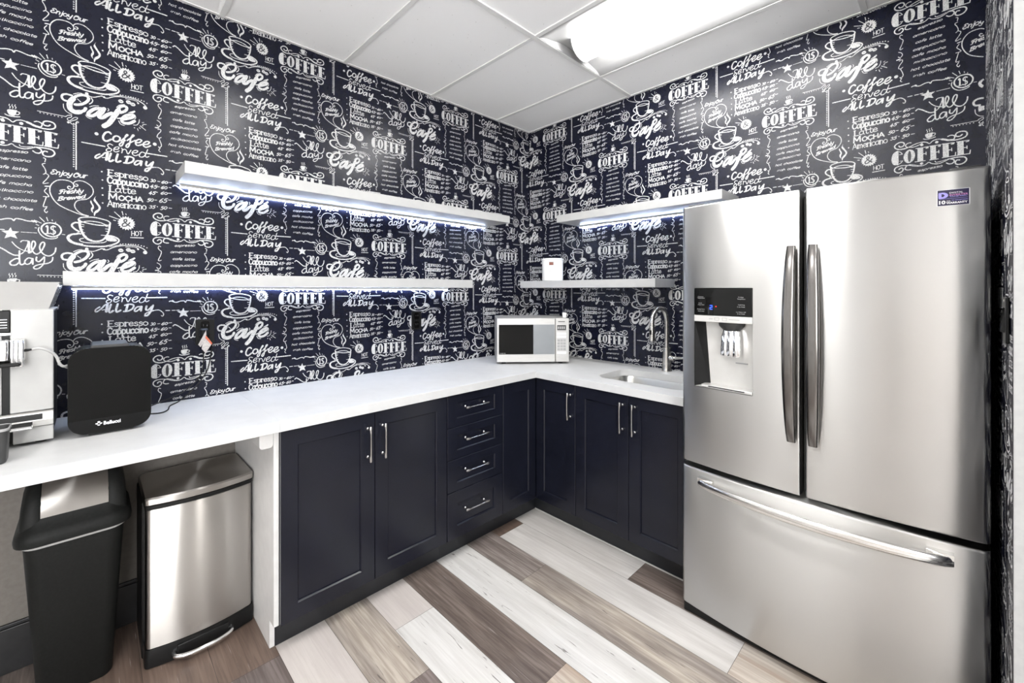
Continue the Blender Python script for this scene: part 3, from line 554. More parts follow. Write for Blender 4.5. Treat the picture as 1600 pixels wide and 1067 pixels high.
GL = {  # strokes of the hand lettering: width | stroke / stroke ... on an x-height of 1
 'a': '.95|.8,.85 .45,1 .12,.72 .1,.3 .38,0 .75,.25/.8,1 .8,.2 .98,0', 'c': '.85|.8,.8 .5,1 .15,.75 .1,.35 .4,0 .82,.18',
 'd': '.95|.8,.85 .45,1 .12,.72 .1,.3 .38,0 .75,.25/.8,1.55 .8,.2 .98,0', 'e': '.88|.12,.5 .74,.55 .7,.88 .42,1 .12,.68 .14,.22 .45,0 .84,.2',
 'f': '.65|.72,1.4 .5,1.55 .32,1.3 .32,0/.05,.95 .65,.95', 'h': '.9|.15,1.55 .15,0/.15,.65 .45,1 .75,.75 .75,0',
 'i': '.42|.2,1 .2,0/.2,1.4 .21,1.45', 'j': '.45|.3,1 .3,-.3 .05,-.6/.3,1.4 .31,1.45', 'k': '.85|.15,1.55 .15,0/.7,1 .15,.45/.3,.55 .78,0',
 'l': '.45|.2,1.55 .2,.15 .42,0', 'm': '1.3|.12,1 .12,0/.12,.7 .4,1 .62,.75 .62,0/.62,.7 .9,1 1.12,.75 1.12,0', 'n': '.92|.15,1 .15,0/.15,.65 .45,1 .75,.75 .75,0',
 'o': '.95|.45,1 .1,.75 .1,.25 .45,0 .82,.25 .82,.75 .45,1', 'p': '.95|.15,1 .15,-.6/.15,.75 .45,1 .8,.7 .76,.2 .45,0 .15,.2',
 'r': '.68|.15,1 .15,0/.15,.6 .4,.95 .66,.9', 's': '.8|.7,.82 .42,1 .15,.8 .35,.55 .65,.42 .66,.12 .38,0 .1,.15',
 't': '.7|.35,1.4 .35,.2 .55,0 .72,.12/.08,1 .66,1', 'u': '.92|.12,1 .12,.3 .38,0 .72,.25/.78,1 .78,.2 .95,0', 'w': '1.2|.08,1 .3,0/.3,0 .56,.85/.56,.85 .82,0/.82,0 1.08,1',
 'y': '.9|.1,1 .2,.35 .5,.15 .78,.5/.82,1 .6,-.4 .3,-.6 .1,-.4', ' ': '.75|',
 'A': '1.2|.05,0 .55,1.5/.55,1.5 1.1,0/.28,.5 .9,.5', 'B': '1.1|.2,1.5 .2,0/.05,1.3 .5,1.55 .95,1.25 .45,.82 1.0,.5 .7,.02 .05,.05', 'C': '1.1|1.0,1.2 .65,1.5 .2,1.2 .12,.5 .5,0 1.0,.25',
 'E': '1.05|.2,1.5 .2,0/.2,1.5 .95,1.5/.2,.78 .75,.78/.2,0 .98,0', 'F': '1.05|.5,1.45 .45,.2 .1,.05/.0,1.2 .3,1.5 1.1,1.45/.2,.75 .85,.8', 'H': '1.15|.15,1.5 .15,0/1.0,1.5 1.0,0/.15,.75 1.0,.75',
 'L': '1.0|.25,1.5 .25,0/.25,0 .95,0', 'M': '1.5|.15,0 .2,1.5/.2,1.5 .72,.35/.72,.35 1.25,1.5/1.25,1.5 1.3,0', 'O': '1.2|.6,1.5 .15,1.15 .12,.4 .55,0 1.02,.4 1.02,1.1 .6,1.5', 'T': '1.1|.55,1.5 .55,0/.05,1.5 1.05,1.5',
 '0': '.95|.5,1 .12,.7 .12,.3 .45,0 .82,.3 .82,.7 .5,1', '3': '.85|.1,.95 .5,1.05 .7,.8 .4,.55 .75,.25 .4,-.05 .05,.1', '4': '.95|.6,1.1 .05,.3/.05,.3 .85,.35/.6,.8 .5,-.15',
 '5': '.9|.85,1.1 .3,1.05/.3,1.05 .22,.6 .6,.7 .75,.3 .4,-.1 .05,.1', '6': '.9|.75,1.15 .3,.8 .1,.3 .4,0 .75,.25 .6,.55 .15,.4'}
GL_SCRIPT = dict(GL, E='1.05|.95,1.3 .6,1.55 .25,1.25 .6,.85 .15,.55 .2,.05 .6,-.02 1.0,.3', O='1.2|.75,1.4 .4,1.45 .1,.9 .15,.2 .55,0 1.0,.4 1.0,1.1 .7,1.45 .45,1.2 .8,1.1')
def cat(pts, k, closed=False):
    n = len(pts)
    if n < 3: return pts
    out = []; g = (lambda i: pts[i % n]) if closed else (lambda i: pts[min(max(i, 0), n - 1)])
    for i in range(n if closed else n - 1):
        p0, p1, p2, p3 = g(i - 1), g(i), g(i + 1), g(i + 2)
        for j in range(k):
            t = j / k
            out.append(tuple(.5 * (2 * b + (c - a) * t + (2 * a - 5 * b + 4 * c - d) * t * t + (3 * b - a - 3 * c + d) * t ** 3) for a, b, c, d in zip(p0, p1, p2, p3)))
    return out if closed else out + [pts[-1]]
class Tile:
    def __init__(s): s.v = []; s.f = []; s.m = []; s.z = []; s.n = 0
    def lift(s, n, dark=0):          # every stroke lies a few hundredths of a millimetre over the last, as chalk does
        s.n += 1; b = (s.n % 23) * 2e-5 + (6e-4 if dark else 0); s.z += [b + 4e-7 * i for i in range(n)]
    def ribbon(s, pts, wd, mi=0, closed=False, cap=True):
        n = len(pts); h = wd / 2; L_ = []; b0 = len(s.v)
        q = [pts[0]]
        for p in pts[1:]:
            if math.dist(p, q[-1]) > .15: q.append(p)
        pts = q; n = len(pts)
        if n < 2: return
        for i in range(n):
            a = pts[(i - 1) % n] if (closed or i > 0) else pts[i]; b = pts[(i + 1) % n] if (closed or i < n - 1) else pts[i]
            dx, dy = b[0] - a[0], b[1] - a[1]; l = math.hypot(dx, dy) or 1; nx, ny = -dy / l * h, dx / l * h
            s.v += [(pts[i][0] + nx, pts[i][1] + ny), (pts[i][0] - nx, pts[i][1] - ny)]
        s.lift(2 * n, mi)
        for i in range(n if closed else n - 1):
            j = (i + 1) % n
            s.f.append((b0 + 2 * i, b0 + 2 * i + 1, b0 + 2 * j + 1, b0 + 2 * j)); s.m.append(mi)
        if cap and not closed and wd > 2.4:
            for p in (pts[0], pts[-1]): s.poly([(p[0] + h * cos(2 * pi * k / 8), p[1] + h * sin(2 * pi * k / 8)) for k in range(8)], mi)
    def poly(s, pts, mi=0):
        b0 = len(s.v); s.v += pts; s.n += 1; s.z += [(s.n % 23) * 2e-5 + (6e-4 if mi else 0)] * len(pts)
        from mathutils.geometry import tessellate_polygon
        for t in tessellate_polygon([[Vector((x, y, 0)) for x, y in pts]]):
            s.f.append(tuple(b0 + i for i in t)); s.m.append(mi)
def build_tile():
    T = Tile()
    for ln in INK.split('\n'):
        h, b = ln.split(';'); k = h[0]; wd = float(h[1:]); pts = [tuple(map(float, p.split(','))) for p in b.split()]
        if k == 's': T.ribbon(cat(pts, 4), wd)
        elif k == 'c': T.ribbon(cat(pts, 4, True), wd, closed=True)
        elif k == 'd': T.ribbon(cat(pts, 4), wd, 1)
        elif k == 'p': T.poly(pts)
        elif k == 'q': T.poly(cat(pts, 3, True))
        elif k == 'k': T.poly(cat(pts, 3, True), 1)
        elif k == 'o': T.poly([(pts[0][0] + wd * cos(pi * i / 5), pts[0][1] + wd * sin(pi * i / 5)) for i in range(10)])
    for s, x0, y0, x1, y1, xh, wd, st in WORDS:
        G = GL_SCRIPT if st == 'bc' else GL
        adv = sum(float(G[ch].split('|')[0]) for ch in s); sx = (x1 - x0) / adv; cx = 0
        sl = {'bc': .28, 'c': .42, 'i': .2}.get(st, 0)
        for ch in s:
            a, st_ = G[ch].split('|')
            for stroke in st_.split('/'):
                if not stroke: continue
                pp = [tuple(map(float, p.split(','))) for p in stroke.split()]
                def mp(p):
                    u = (cx + p[0]) * sx; return (x0 + u + sl * p[1] * xh, y0 + (y1 - y0) * u / (x1 - x0 or 1) + p[1] * xh)
                q = [mp(p) for p in pp]
                vert = len(pp) == 2 and abs(pp[0][0] - pp[1][0]) < .1
                ww = wd * (1.35 if (st == 'se' and vert) else (.85 if st == 'se' else 1))
                T.ribbon(cat(q, 3), ww)
                if st == 'se' and vert:
                    for p in pp:
                        if p[1] in (0, 1, 1.5, -.6): T.ribbon([mp((p[0] - .2, p[1])), mp((p[0] + .2, p[1]))], wd * .7)
            cx += float(a)
    return T
TILE = build_tile()
TV = np.array(TILE.v) / 1000; TZ = np.array(TILE.z); TM = np.array(TILE.m)
TF3 = np.array([f for f in TILE.f if len(f) == 3]); M3 = np.array([m for f, m in zip(TILE.f, TILE.m) if len(f) == 3])
TF4 = np.array([f for f in TILE.f if len(f) == 4]); M4_ = np.array([m for f, m in zip(TILE.f, TILE.m) if len(f) == 4])
def paper_arrays(u0, v0, ks, js, lim, odd0=0):
    """lay repeats over a wall: returns vertices (u,v,layer), triangles, quads and their material index"""
    VV, A3, B3, A4, B4 = [], [], [], [], []; base = 0
    for k in ks:
        for j in js:
            uv = TV + np.array([u0 + k * P_U / 1000, v0 + (j + (.5 if (k + odd0) % 2 else 0)) * P_V / 1000])
            inside = (uv[:, 0] > lim[0]) & (uv[:, 0] < lim[1]) & (uv[:, 1] > lim[2]) & (uv[:, 1] < lim[3])
            if not inside.any(): continue
            f3 = inside[TF3].all(axis=1); f4 = inside[TF4].all(axis=1)
            VV.append(np.column_stack([uv, TZ])); A3.append(TF3[f3] + base); B3.append(M3[f3]); A4.append(TF4[f4] + base); B4.append(M4_[f4]); base += len(uv)
    return np.concatenate(VV), np.concatenate(A3), np.concatenate(B3), np.concatenate(A4), np.concatenate(B4)
def paper_wall(name, boxes, mats, to3, arrs):
    """one wall mesh: its slabs plus the printed drawing a hair in front of the paper"""
    uv, t3, m3, t4, m4 = arrs
    used = np.unique(np.concatenate([t3.ravel(), t4.ravel()])); remap = np.full(len(uv), -1); remap[used] = np.arange(len(used))
    uv = uv[used]; t3 = remap[t3]; t4 = remap[t4]
    pv = to3(uv, .0003 + uv[:, 2])
    bv, bf, bmi = [], [], []
    for (x0, x1, y0, y1, z0, z1), mi in boxes:
        b = len(bv); bv += [(x0, y0, z0), (x1, y0, z0), (x1, y1, z0), (x0, y1, z0), (x0, y0, z1), (x1, y0, z1), (x1, y1, z1), (x0, y1, z1)]
        for f in ((3, 2, 1, 0), (4, 5, 6, 7), (0, 1, 5, 4), (1, 2, 6, 5), (2, 3, 7, 6), (3, 0, 4, 7)): bf.append(tuple(b + i for i in f)); bmi.append(mi)
    nbv = len(bv); V = np.concatenate([np.array(bv), pv]); q = np.concatenate([np.array(bf), t4 + nbv]); t = t3 + nbv
    loops = np.concatenate([q.ravel(), t.ravel()]); starts = np.concatenate([np.arange(len(q)) * 4, len(q) * 4 + np.arange(len(t)) * 3])
    mi = np.concatenate([np.array(bmi), m4 + len(mats), m3 + len(mats)])
    me = bpy.data.meshes.new(name)
    me.vertices.add(len(V)); me.vertices.foreach_set('co', V.ravel()); me.loops.add(len(loops)); me.loops.foreach_set('vertex_index', loops.astype(np.int32))
    me.polygons.add(len(starts)); me.polygons.foreach_set('loop_start', starts.astype(np.int32)); me.polygons.foreach_set('material_index', mi.astype(np.int32))
    me.polygons.foreach_set('use_smooth', [False] * len(starts))
    me.update(calc_edges=True); me.validate()
    for mm in list(mats) + ['ink', 'paper_dark']: me.materials.append(M[mm])
    o = bpy.data.objects.new(name, me); COL.objects.link(o); return struct(o)

# ------------------------------------------------------------------ room shell
XR, YB, XF = 2.508, -5.4, 4.7
PY = -1.0                                        # free end of the partition beside the fridge
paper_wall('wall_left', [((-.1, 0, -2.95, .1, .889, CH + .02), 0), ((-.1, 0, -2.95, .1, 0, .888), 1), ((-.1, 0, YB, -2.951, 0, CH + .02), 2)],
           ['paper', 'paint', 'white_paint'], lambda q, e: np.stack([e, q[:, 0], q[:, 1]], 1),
           paper_arrays(-2.330, 1.6792, range(-3, 7), range(-4, 4), (-2.948, -.001, .905, CH - .001)))
paper_wall('wall_back', [((.001, 4.75, 0, .1, 0, CH + .02), 0)], ['paper'], lambda q, e: np.stack([q[:, 0], -e, q[:, 1]], 1),
           paper_arrays(.2679, 1.692, range(-2, 6), range(-4, 4), (.001, 2.505, .9, CH - .001), odd0=1))
paper_wall('wall_right', [((XR, XR + .12, PY, -.001, 0, CH + .02), 0), ((XR + .0005, XF, PY - .012, PY - .0005, 0, CH + .02), 1)], ['paper', 'jamb'],
           lambda q, e: np.stack([XR - e, -q[:, 0], q[:, 1]], 1), paper_arrays(.12, 1.70, range(-2, 5), range(-4, 4), (.002, -PY - .002, .05, CH - .001)))
b = nb(); box(b, XF, XF + .1, YB, PY - .012, 0, CH); struct(obj('wall_far_right', b, 'white_paint'))
b = nb(); box(b, -.1, 2.47, YB - .1, YB, 0, CH)
for f in b.faces: f.material_index = 0
n0 = len(b.faces); box(b, 2.47, XF + .1, YB - .1, YB, 0, CH); b.faces.ensure_lookup_table()
for f in b.faces[n0:]: f.material_index = 1
struct(obj('wall_front', b, ['white_paint', 'beige_paint'], smooth=False))
b = nb(); box(b, 0, .016, -3.4, -2.131, 0, .165); box(b, 0, .011, -3.4, -2.131, .165, .178)
struct(obj('baseboard_left', b, 'black_trim', bevel=.002))

# behind the camera: added window panels that light the room, added door for reflections
b = nb(); box(b, .25, 2.35, YB + .001, YB + .012, .75, 2.45); struct(obj('window_1', b, 'day', smooth=False)); wn = bpy.data.objects['window_1']
b = nb()
for x0, x1, z0, z1 in ((.19, .25, .69, 2.51), (2.35, 2.41, .69, 2.51), (.25, 2.35, .69, .75), (.25, 2.35, 2.45, 2.51), (1.285, 1.315, .75, 2.45)): box(b, x0, x1, YB + .001, YB + .03, z0, z1)
obj('window_frame', b, 'white_lam', wn)
b = nb(); box(b, XF - .012, XF - .001, -5.2, -3.2, .8, 2.42); struct(obj('window_2', b, 'day_side', smooth=False)); w2 = bpy.data.objects['window_2']  # added unseen panel, side fill for ceiling and left wall
b = nb()
for y0, y1, z0, z1 in ((-5.26, -5.2, .74, 2.48), (-3.2, -3.14, .74, 2.48), (-5.2, -3.2, .74, .8), (-5.2, -3.2, 2.42, 2.48), (-4.215, -4.185, .8, 2.42)): box(b, XF - .03, XF - .001, y0, y1, z0, z1)
obj('window_frame', b, 'white_lam', w2)
b = nb(); box(b, 2.95, 3.85, YB + .001, YB + .04, .002, 2.08); struct(obj('door_1', b, 'beige_paint', bevel=.003)); dn = bpy.data.objects['door_1']  # added door, out of view, gives the fridge steel something to mirror
b = nb()
for x0, x1, z0, z1 in ((2.86, 2.945, .002, 2.17), (3.855, 3.94, .002, 2.17), (2.945, 3.855, 2.085, 2.17)): box(b, x0, x1, YB + .001, YB + .025, z0, z1)
obj('door_frame', b, 'dk_grey', dn)
b = nb(); tube(b, [(3.03, YB + .041, 1.0), (3.03, YB + .09, 1.0)], .009); tube(b, [(3.03, YB + .09, 1.0), (3.15, YB + .09, 1.0)], .009); obj('door_handle', b, 'nickel', dn)

# floor: planks run away from the left wall
def floor():
    S = [.13 - .1945 * 0]
    seams = [0.0, -.165, -.358, -.553, -.745, -.945, -1.130, -1.335, -1.533, -1.723, -1.912, -2.107, -2.303, -2.499]
    while seams[-1] > YB: seams.append(seams[-1] - .195)
    PALE = ((.56, .54, .52), (.47, .45, .43), .22, .05); WHITE = ((.60, .59, .575), (.49, .48, .465), .18, .85)
    DARK = ((.225, .185, .163), (.135, .108, .095), .8, .35); TAN = ((.455, .405, .35), (.25, .218, .197), .6, .75)
    PURP = ((.215, .18, .17), (.13, .108, .102), .7, .3); ROSE = ((.53, .49, .465), (.48, .44, .42), .15, .05); BEIGE = ((.50, .45, .395), (.36, .285, .225), .4, .2)
    BRN = ((.175, .125, .100), (.125, .088, .070), .5, .25); MID = ((.30, .265, .245), (.185, .155, .145), .85, .4)
    kinds = [PALE, WHITE, DARK, TAN, PURP, ROSE, BEIGE, MID]
    fixed = {3: [(.35, PALE), (1.324, DARK), (2.5, PALE)], 4: [(-1, BRN), (.633, PALE), (1.84, BEIGE), (3.0, WHITE)], 5: [(-.4, MID), (.975, TAN), (2.19, DARK)],
             6: [(-.3, WHITE), (1.95, PALE)], 7: [(.18, DARK), (1.404, BEIGE), (2.6, WHITE)], 8: [(-.4, ROSE), (.82, WHITE), (2.05, MID)],
             9: [(-.15, TAN), (1.067, PURP), (2.3, PALE)], 10: [(.0, ROSE), (1.22, TAN), (2.4, WHITE)], 11: [(-.6, BRN), (.62, PURP), (1.8, PALE)], 12: [(-.3, BRN), (.9, PALE), (2.1, DARK)], 13: [(0, BRN), (1.2, WHITE)]}
    rnd = random.Random(5); me = bpy.data.meshes.new('floor'); V = []; F = []; A = []; B = []; Sd = []
    def quad(x0, x1, y0, y1, z, t, sd):
        n = len(V); V.extend([(x0, y0, z), (x1, y0, z), (x1, y1, z), (x0, y1, z)]); F.append((n, n + 1, n + 2, n + 3)); A.append((*t[0], t[2])); B.append((*t[1], t[3])); Sd.append(sd)
    quad(-.1, XF + .1, YB - .1, .1, -.0012, ((.03, .025, .022), (.03, .025, .022), 0, 0), 0)
    for r, (ya, yb) in enumerate(zip(seams[:-1], seams[1:])):
        segs = fixed.get(r)
        if not segs:
            x = -rnd.random() * 1.1; segs = []
            while x < XF: segs.append((x, rnd.choice(kinds))); x += 1.22
        else:
            x = segs[-1][0] + 1.22; segs = list(segs)
            while x < XF: segs.append((x, rnd.choice(kinds))); x += 1.22
            if segs[0][0] > 0: segs.insert(0, (-.2, rnd.choice(kinds)))
        for i, (x, t) in enumerate(segs):
            x1 = segs[i + 1][0] if i + 1 < len(segs) else XF + .1
            quad(max(x, -.1) + .0007, min(x1, XF + .1) - .0007, yb + .0007, ya - .0007, 0, t, rnd.random() * 9)
    me.from_pydata(V, [], F)
    for nm, dat in (('tone', A), ('tone2', B)):
        at = me.attributes.new(nm, 'FLOAT_COLOR', 'FACE'); at.data.foreach_set('color', np.array(dat, dtype=np.float32).ravel())
    at = me.attributes.new('seed', 'FLOAT', 'FACE'); at.data.foreach_set('value', np.array(Sd, dtype=np.float32))
    me.polygons.foreach_set('use_smooth', [False] * len(F)); me.materials.append(M['plank']); o = bpy.data.objects.new('floor', me); COL.objects.link(o); struct(o)
floor()

# ceiling: tiles with openings for the light fixtures, T-bar grid below
GX = [.925 + 1.2075 * k for k in range(-1, 4)]; GY = [-.37 - .604 * k for k in range(-1, 10)]
FIX = [(1, 1), (1, 3), (1, 6), (3, 3), (3, 6)]      # grid cells (column, row) with a troffer; the last three are added fill lights
def ceiling():
    b = nb()
    for i in range(len(GX) - 1):
        for j in range(len(GY) - 1):
            if (i, j) in FIX: continue
            x0, x1 = max(GX[i], 0), min(GX[i + 1], XF); y1, y0 = min(GY[j], 0), max(GY[j + 1], YB)
            if x1 - x0 < .02 or y1 - y0 < .02: continue
            box(b, x0, x1, y0, y1, CH + .006, CH + .02)
    box(b, -.1, XF + .1, YB - .1, .1, CH + .14, CH + .16)
    struct(obj('ceiling', b, 'tile', smooth=False))
    g = nb()
    for x in GX[1:]:
        if x < XF: box(g, x - .012, x + .012, YB, 0, CH - .001, CH + .006)
    for y in GY[1:]:
        if y > YB: box(g, 0, XF, y - .012, y + .012, CH - .0005, CH + .0055)
    box(g, 0, .016, YB, 0, CH - .001, CH + .004); box(g, 0, XR, -.016, 0, CH - .0012, CH + .0042)
    struct(obj('trim_1', g, 'grid', smooth=False))
ceiling()
def troffer(i, j, label):
    x0, x1 = GX[i] + .012, GX[i + 1] - .012; y1, y0 = GY[j] - .012, GY[j + 1] + .012; cx, cy = (x0 + x1) / 2, (y0 + y1) / 2
    t = thing('ceiling_light', label, 'ceiling light', (cx, cy, CH))
    # shallow white reflector pan: sloping sides, end plates
    b = nb(); hw = (y1 - y0) / 2
    prof = [(-hw, .002), (-hw + .012, .001), (-hw * .80, .020), (-hw * .55, .036), (-.10, .045), (.10, .045), (hw * .55, .036), (hw * .80, .020), (hw - .012, .001), (hw, .002)]
    top = [(v, z + .012) for v, z in prof][::-1]
    rings(b, [[(x, cy + v, CH + z) for v, z in prof + top] for x in (x0, x1)])
    obj('reflector', b, 'reflector', t, ang=60)
    for s in (0, 1):
        xa = x0 if s == 0 else x1; d = 1 if s == 0 else -1
        b = nb(); pl = [(cy - hw, CH + .001), (cy - hw * .8, CH + .019), (cy - hw * .5, CH + .037), (cy - .1, CH + .045), (cy + .1, CH + .045), (cy + hw * .5, CH + .037), (cy + hw * .8, CH + .019), (cy + hw, CH + .001)]
        rings(b, [[(xa, y, z) for y, z in pl], [(xa + d * .004, y, z) for y, z in pl]]); obj('end_plate', b, 'reflector', t)
        b = nb(); rr = [(cy + .098 * cos(a), CH + .050 - .088 * sin(a)) for a in [pi * k / 14 for k in range(15)]]
        rings(b, [[(xa + d * .065, y, z) for y, z in rr], [(xa + d * .070, y, z) for y, z in rr]]); obj('lens_cap', b, 'grid', t)
    b = nb(); rr = [(cy + .092 * cos(a), CH + .048 - .082 * sin(a)) for a in [pi * k / 16 for k in range(17)]]
    rings(b, [[(x, y, z) for y, z in rr] for x in (x0 + .071, x1 - .071)]); obj('lens', b, 'lens_far' if (i, j) in ((1, 3), (1, 6)) else 'lens', t)
    return t
LBL = {(1, 1): 'white recessed ceiling light with rounded glowing lens, above the floor before the corner', (1, 3): 'white recessed ceiling light with glowing lens just in front of the camera, above the frame',
       (1, 6): 'white recessed ceiling light with glowing lens behind the camera position', (3, 3): 'white recessed ceiling light with glowing lens over the area right of the partition', (3, 6): 'white recessed ceiling light with glowing lens near the far right wall'}
for ij in FIX: troffer(*ij, LBL[ij])

# ------------------------------------------------------------------ base cabinets
FX = .635          # front plane of the doors (both runs stand this far off their wall)
def shaker(bm, a0, a1, z0, z1, to, rail=.066, rec=.0095, th=.019):
    """shaker front in (a,z) with recessed field; to(a, depth, z) maps into the room (depth 0 = front face)"""
    if (z1 - z0) < .2: rv = .046
    else: rv = rail
    o = [(a0, z0), (a1, z0), (a1, z1), (a0, z1)]; i1 = [(a0 + rail, z0 + rv), (a1 - rail, z0 + rv), (a1 - rail, z1 - rv), (a0 + rail, z1 - rv)]
    c = .0043; cd = .0055; i0 = [(a0 + rail - c, z0 + rv - c), (a1 - rail + c, z0 + rv - c), (a1 - rail + c, z1 - rv + c), (a0 + rail - c, z1 - rv + c)]
    oc = [(a0 + .0015, z0 + .0015), (a1 - .0015, z0 + .0015), (a1 - .0015, z1 - .0015), (a0 + .0015, z1 - .0015)]
    rg = [[to(a, th, z) for a, z in o], [to(a, .0015, z) for a, z in o], [to(a, 0, z) for a, z in oc], [to(a, 0, z) for a, z in i0], [to(a, cd, z) for a, z in i1], [to(a, rec, z) for a, z in i1]]
    rings(bm, rg)
def pull(name, p0, p1, out, parent):
    """nickel bar pull: two posts, slim bar with flat paddle ends; p0,p1 bar ends, out = direction off the front"""
    b = nb(); P0, P1, O = Vector(p0), Vector(p1), Vector(out); d = (P1 - P0); L = d.length; d.normalize(); s = d.cross(O)
    rs = []
    for t, wd, th in ((0, .0035, .002), (.02, .0052, .003), (.10, .0058, .0032), (.16, .0040, .0036), (.20, .0034, .0038), (.5, .0034, .0038), (.80, .0034, .0038), (.84, .0040, .0036), (.90, .0058, .0032), (.98, .0052, .003), (1, .0035, .002)):
        c = P0 + d * (L * t) - O * (.0016 * abs(2 * t - 1) ** 2)
        rs.append([c + s * (wd * cos(2 * pi * k / 10)) + O * (th * sin(2 * pi * k / 10)) for k in range(10)])
    rings(b, rs)
    for t in (.10, .90):
        c = P0 + d * (L * t); tube(b, [c - O * .0295, c - O * .026, c - O * .004, c], [.0065, .0038, .0036, .0042], 10)
    return obj(name, b, 'nickel', parent)
toL = lambda y, dp, z: (FX - dp, y, z)
toB = lambda x, dp, z: (x, -(FX - dp), z)
Z0, Z1, ZT = .118, .864, .869
def carcass(t, x0, x1, y0, y1, m='navy'):
    b = nb(); box(b, x0, x1, y0, y1, .110, ZT); obj('carcass', b, m, t)
# double-door cabinet with white end panel
t = thing('base_cabinet', 'navy two-door base cabinet with a white end panel, beside the steel step bin', 'cabinet', (.3, -1.715, 0))
carcass(t, .004, FX - .021, -2.108, -1.3175)
b = nb(); prism(b, [(.004, .001), (.560, .001), (.560, .112), (FX - .022, .112), (FX - .022, ZT), (.004, ZT)], 1, -2.127, -2.1085); obj('end_panel', b, 'white_lam', t, bevel=.0008)
t.children[-1]['label'] = 'white end panel'
for a0, a1, hy in ((-2.1075, -1.7185, -1.751), (-1.7155, -1.3195, -1.679)):
    b = nb(); shaker(b, a0, a1, Z0, Z1, toL); d = obj('door', b, 'navy', t, smooth=False)
    pull('handle', (FX + .030, hy, .813), (FX + .030, hy, .657), (1, 0, 0), d)
b = nb(); box(b, .545, .562, -2.107, -1.318, .001, .110); obj('toe_kick', b, 'kick', t)
# drawer stack
t = thing('drawer_cabinet', 'navy base cabinet with a stack of four drawers', 'cabinet', (.3, -1.12, 0))
carcass(t, .004, FX - .021, -1.3165, -.9205)
for z0, z1, hz in ((.6975, .864, .793), (.5315, .6945, .628), (.3635, .5285, .462), (.118, .3605, .256)):
    b = nb(); shaker(b, -1.3155, -.9215, z0, z1, toL); d = obj('drawer', b, 'navy', t, smooth=False)
    pull('handle', (FX + .030, -1.214, hz), (FX + .030, -1.050, hz), (1, 0, 0), d)
b = nb(); box(b, .545, .562, -1.317, -.921, .001, .110); obj('toe_kick', b, 'kick', t)
# corner cabinet (L shaped, a door on each face)
t = thing('corner_cabinet', 'navy L-shaped corner base cabinet with a door on each side of the inner corner', 'cabinet', (.3, -.3, 0))
b = nb(); q = FX - .021
prism(b, [(.004, -.004), (.004, -.9195), (q, -.9195), (q, -q), (.9345, -q), (.9345, -.004)], 2, .110, ZT); obj('carcass', b, 'navy', t)
b = nb(); shaker(b, -.9185, -.6375, Z0, Z1, toL); obj('door', b, 'navy', t, smooth=False)
b = nb(); shaker(b, .6375, .9335, Z0, Z1, toB); d = obj('door', b, 'navy', t, smooth=False)
pull('handle', (.896, -FX - .030, .820), (.896, -FX - .030, .664), (0, -1, 0), d)
b = nb(); prism(b, [(.545, -.9195), (.562, -.9195), (.562, -.562), (.9345, -.562), (.9345, -.545), (.545, -.545)], 2, .001, .110); obj('toe_kick', b, 'kick', t)
b = nb(); box(b, .565, .9345, -.5645, -.5625, .0005, .008); obj('edge_strip', b, 'silver', t)
# sink cabinet
t = thing('base_cabinet', 'navy two-door base cabinet under the sink, next to the fridge', 'cabinet', (1.25, -.3, 0))
b = nb(); box(b, .9355, 1.585, -q, -.004, .110, .62); box(b, .9355, .952, -q, -.004, .62, ZT); box(b, 1.568, 1.585, -q, -.004, .62, ZT); box(b, .952, 1.568, -q, -q + .016, .62, ZT); obj('carcass', b, 'navy', t)
for a0, a1, hx in ((.9365, 1.2655, 1.231), (1.2685, 1.585, 1.301)):
    b = nb(); shaker(b, a0, a1, Z0, Z1, toB); d = obj('door', b, 'navy', t, smooth=False)
    pull('handle', (hx, -FX - .030, .829), (hx, -FX - .030, .669), (0, -1, 0), d)
b = nb(); box(b, .9355, 1.585, -.562, -.545, .001, .110); obj('toe_kick', b, 'kick', t)
b = nb(); box(b, .9355, 1.585, -.5645, -.5625, .0005, .008); obj('edge_strip', b, 'silver', t)

# ------------------------------------------------------------------ worktops
CT, CB = .91, .870
def worktop():
    b = nb(); D = .652
    outer = [(.003, -.003), (.003, -2.1165), (D, -2.1165), (D, -D), (1.588, -D), (1.588, -.003)]
    hole = rrect(.985, 1.515, -.520, -.172, .075, 8)
    vo = [b.verts.new((x, y, CT)) for x, y in outer]; vh = [b.verts.new((x, y, CT)) for x, y in hole]
    e = [b.edges.new((l[i], l[(i + 1) % len(l)])) for l in (vo, vh) for i in range(len(l))]
    bmesh.ops.triangle_fill(b, use_beauty=True, use_dissolve=True, edges=e)
    r = bmesh.ops.extrude_face_region(b, geom=b.faces[:])
    bmesh.ops.translate(b, verts=[v for v in r['geom'] if isinstance(v, bmesh.types.BMVert)], vec=(0, 0, CB - CT))
    return tag(obj('countertop', b, 'counter', bevel=.0006, origin=(.3, -.3, CB)), 'white L-shaped countertop on the navy cabinets with a sink cut-out', 'countertop')
worktop()
b = nb(); box(b, .003, .652, -3.55, -2.1167, CB, CT); CT2 = tag(obj('countertop', b, 'counter', bevel=.0006, origin=(.3, -2.8, CB)), 'white straight countertop spanning over the two trash bins, under the coffee machine', 'countertop')
b = nb(); prism(b, rrect(-2.176, -2.1285, .806, .8695, .012, 5)[:], 0, .02, .612); tag(obj('support_cleat', b, 'white_lam', origin=(.3, -2.15, .81)), 'white wooden cleat under the countertop against the white end panel', 'bracket')
# far end of the straight counter stands on a panel out of the picture
b = nb(); box(b, .004, .60, -3.55, -3.53, .001, .8695); obj('support_panel', b, 'white_lam', CT2)

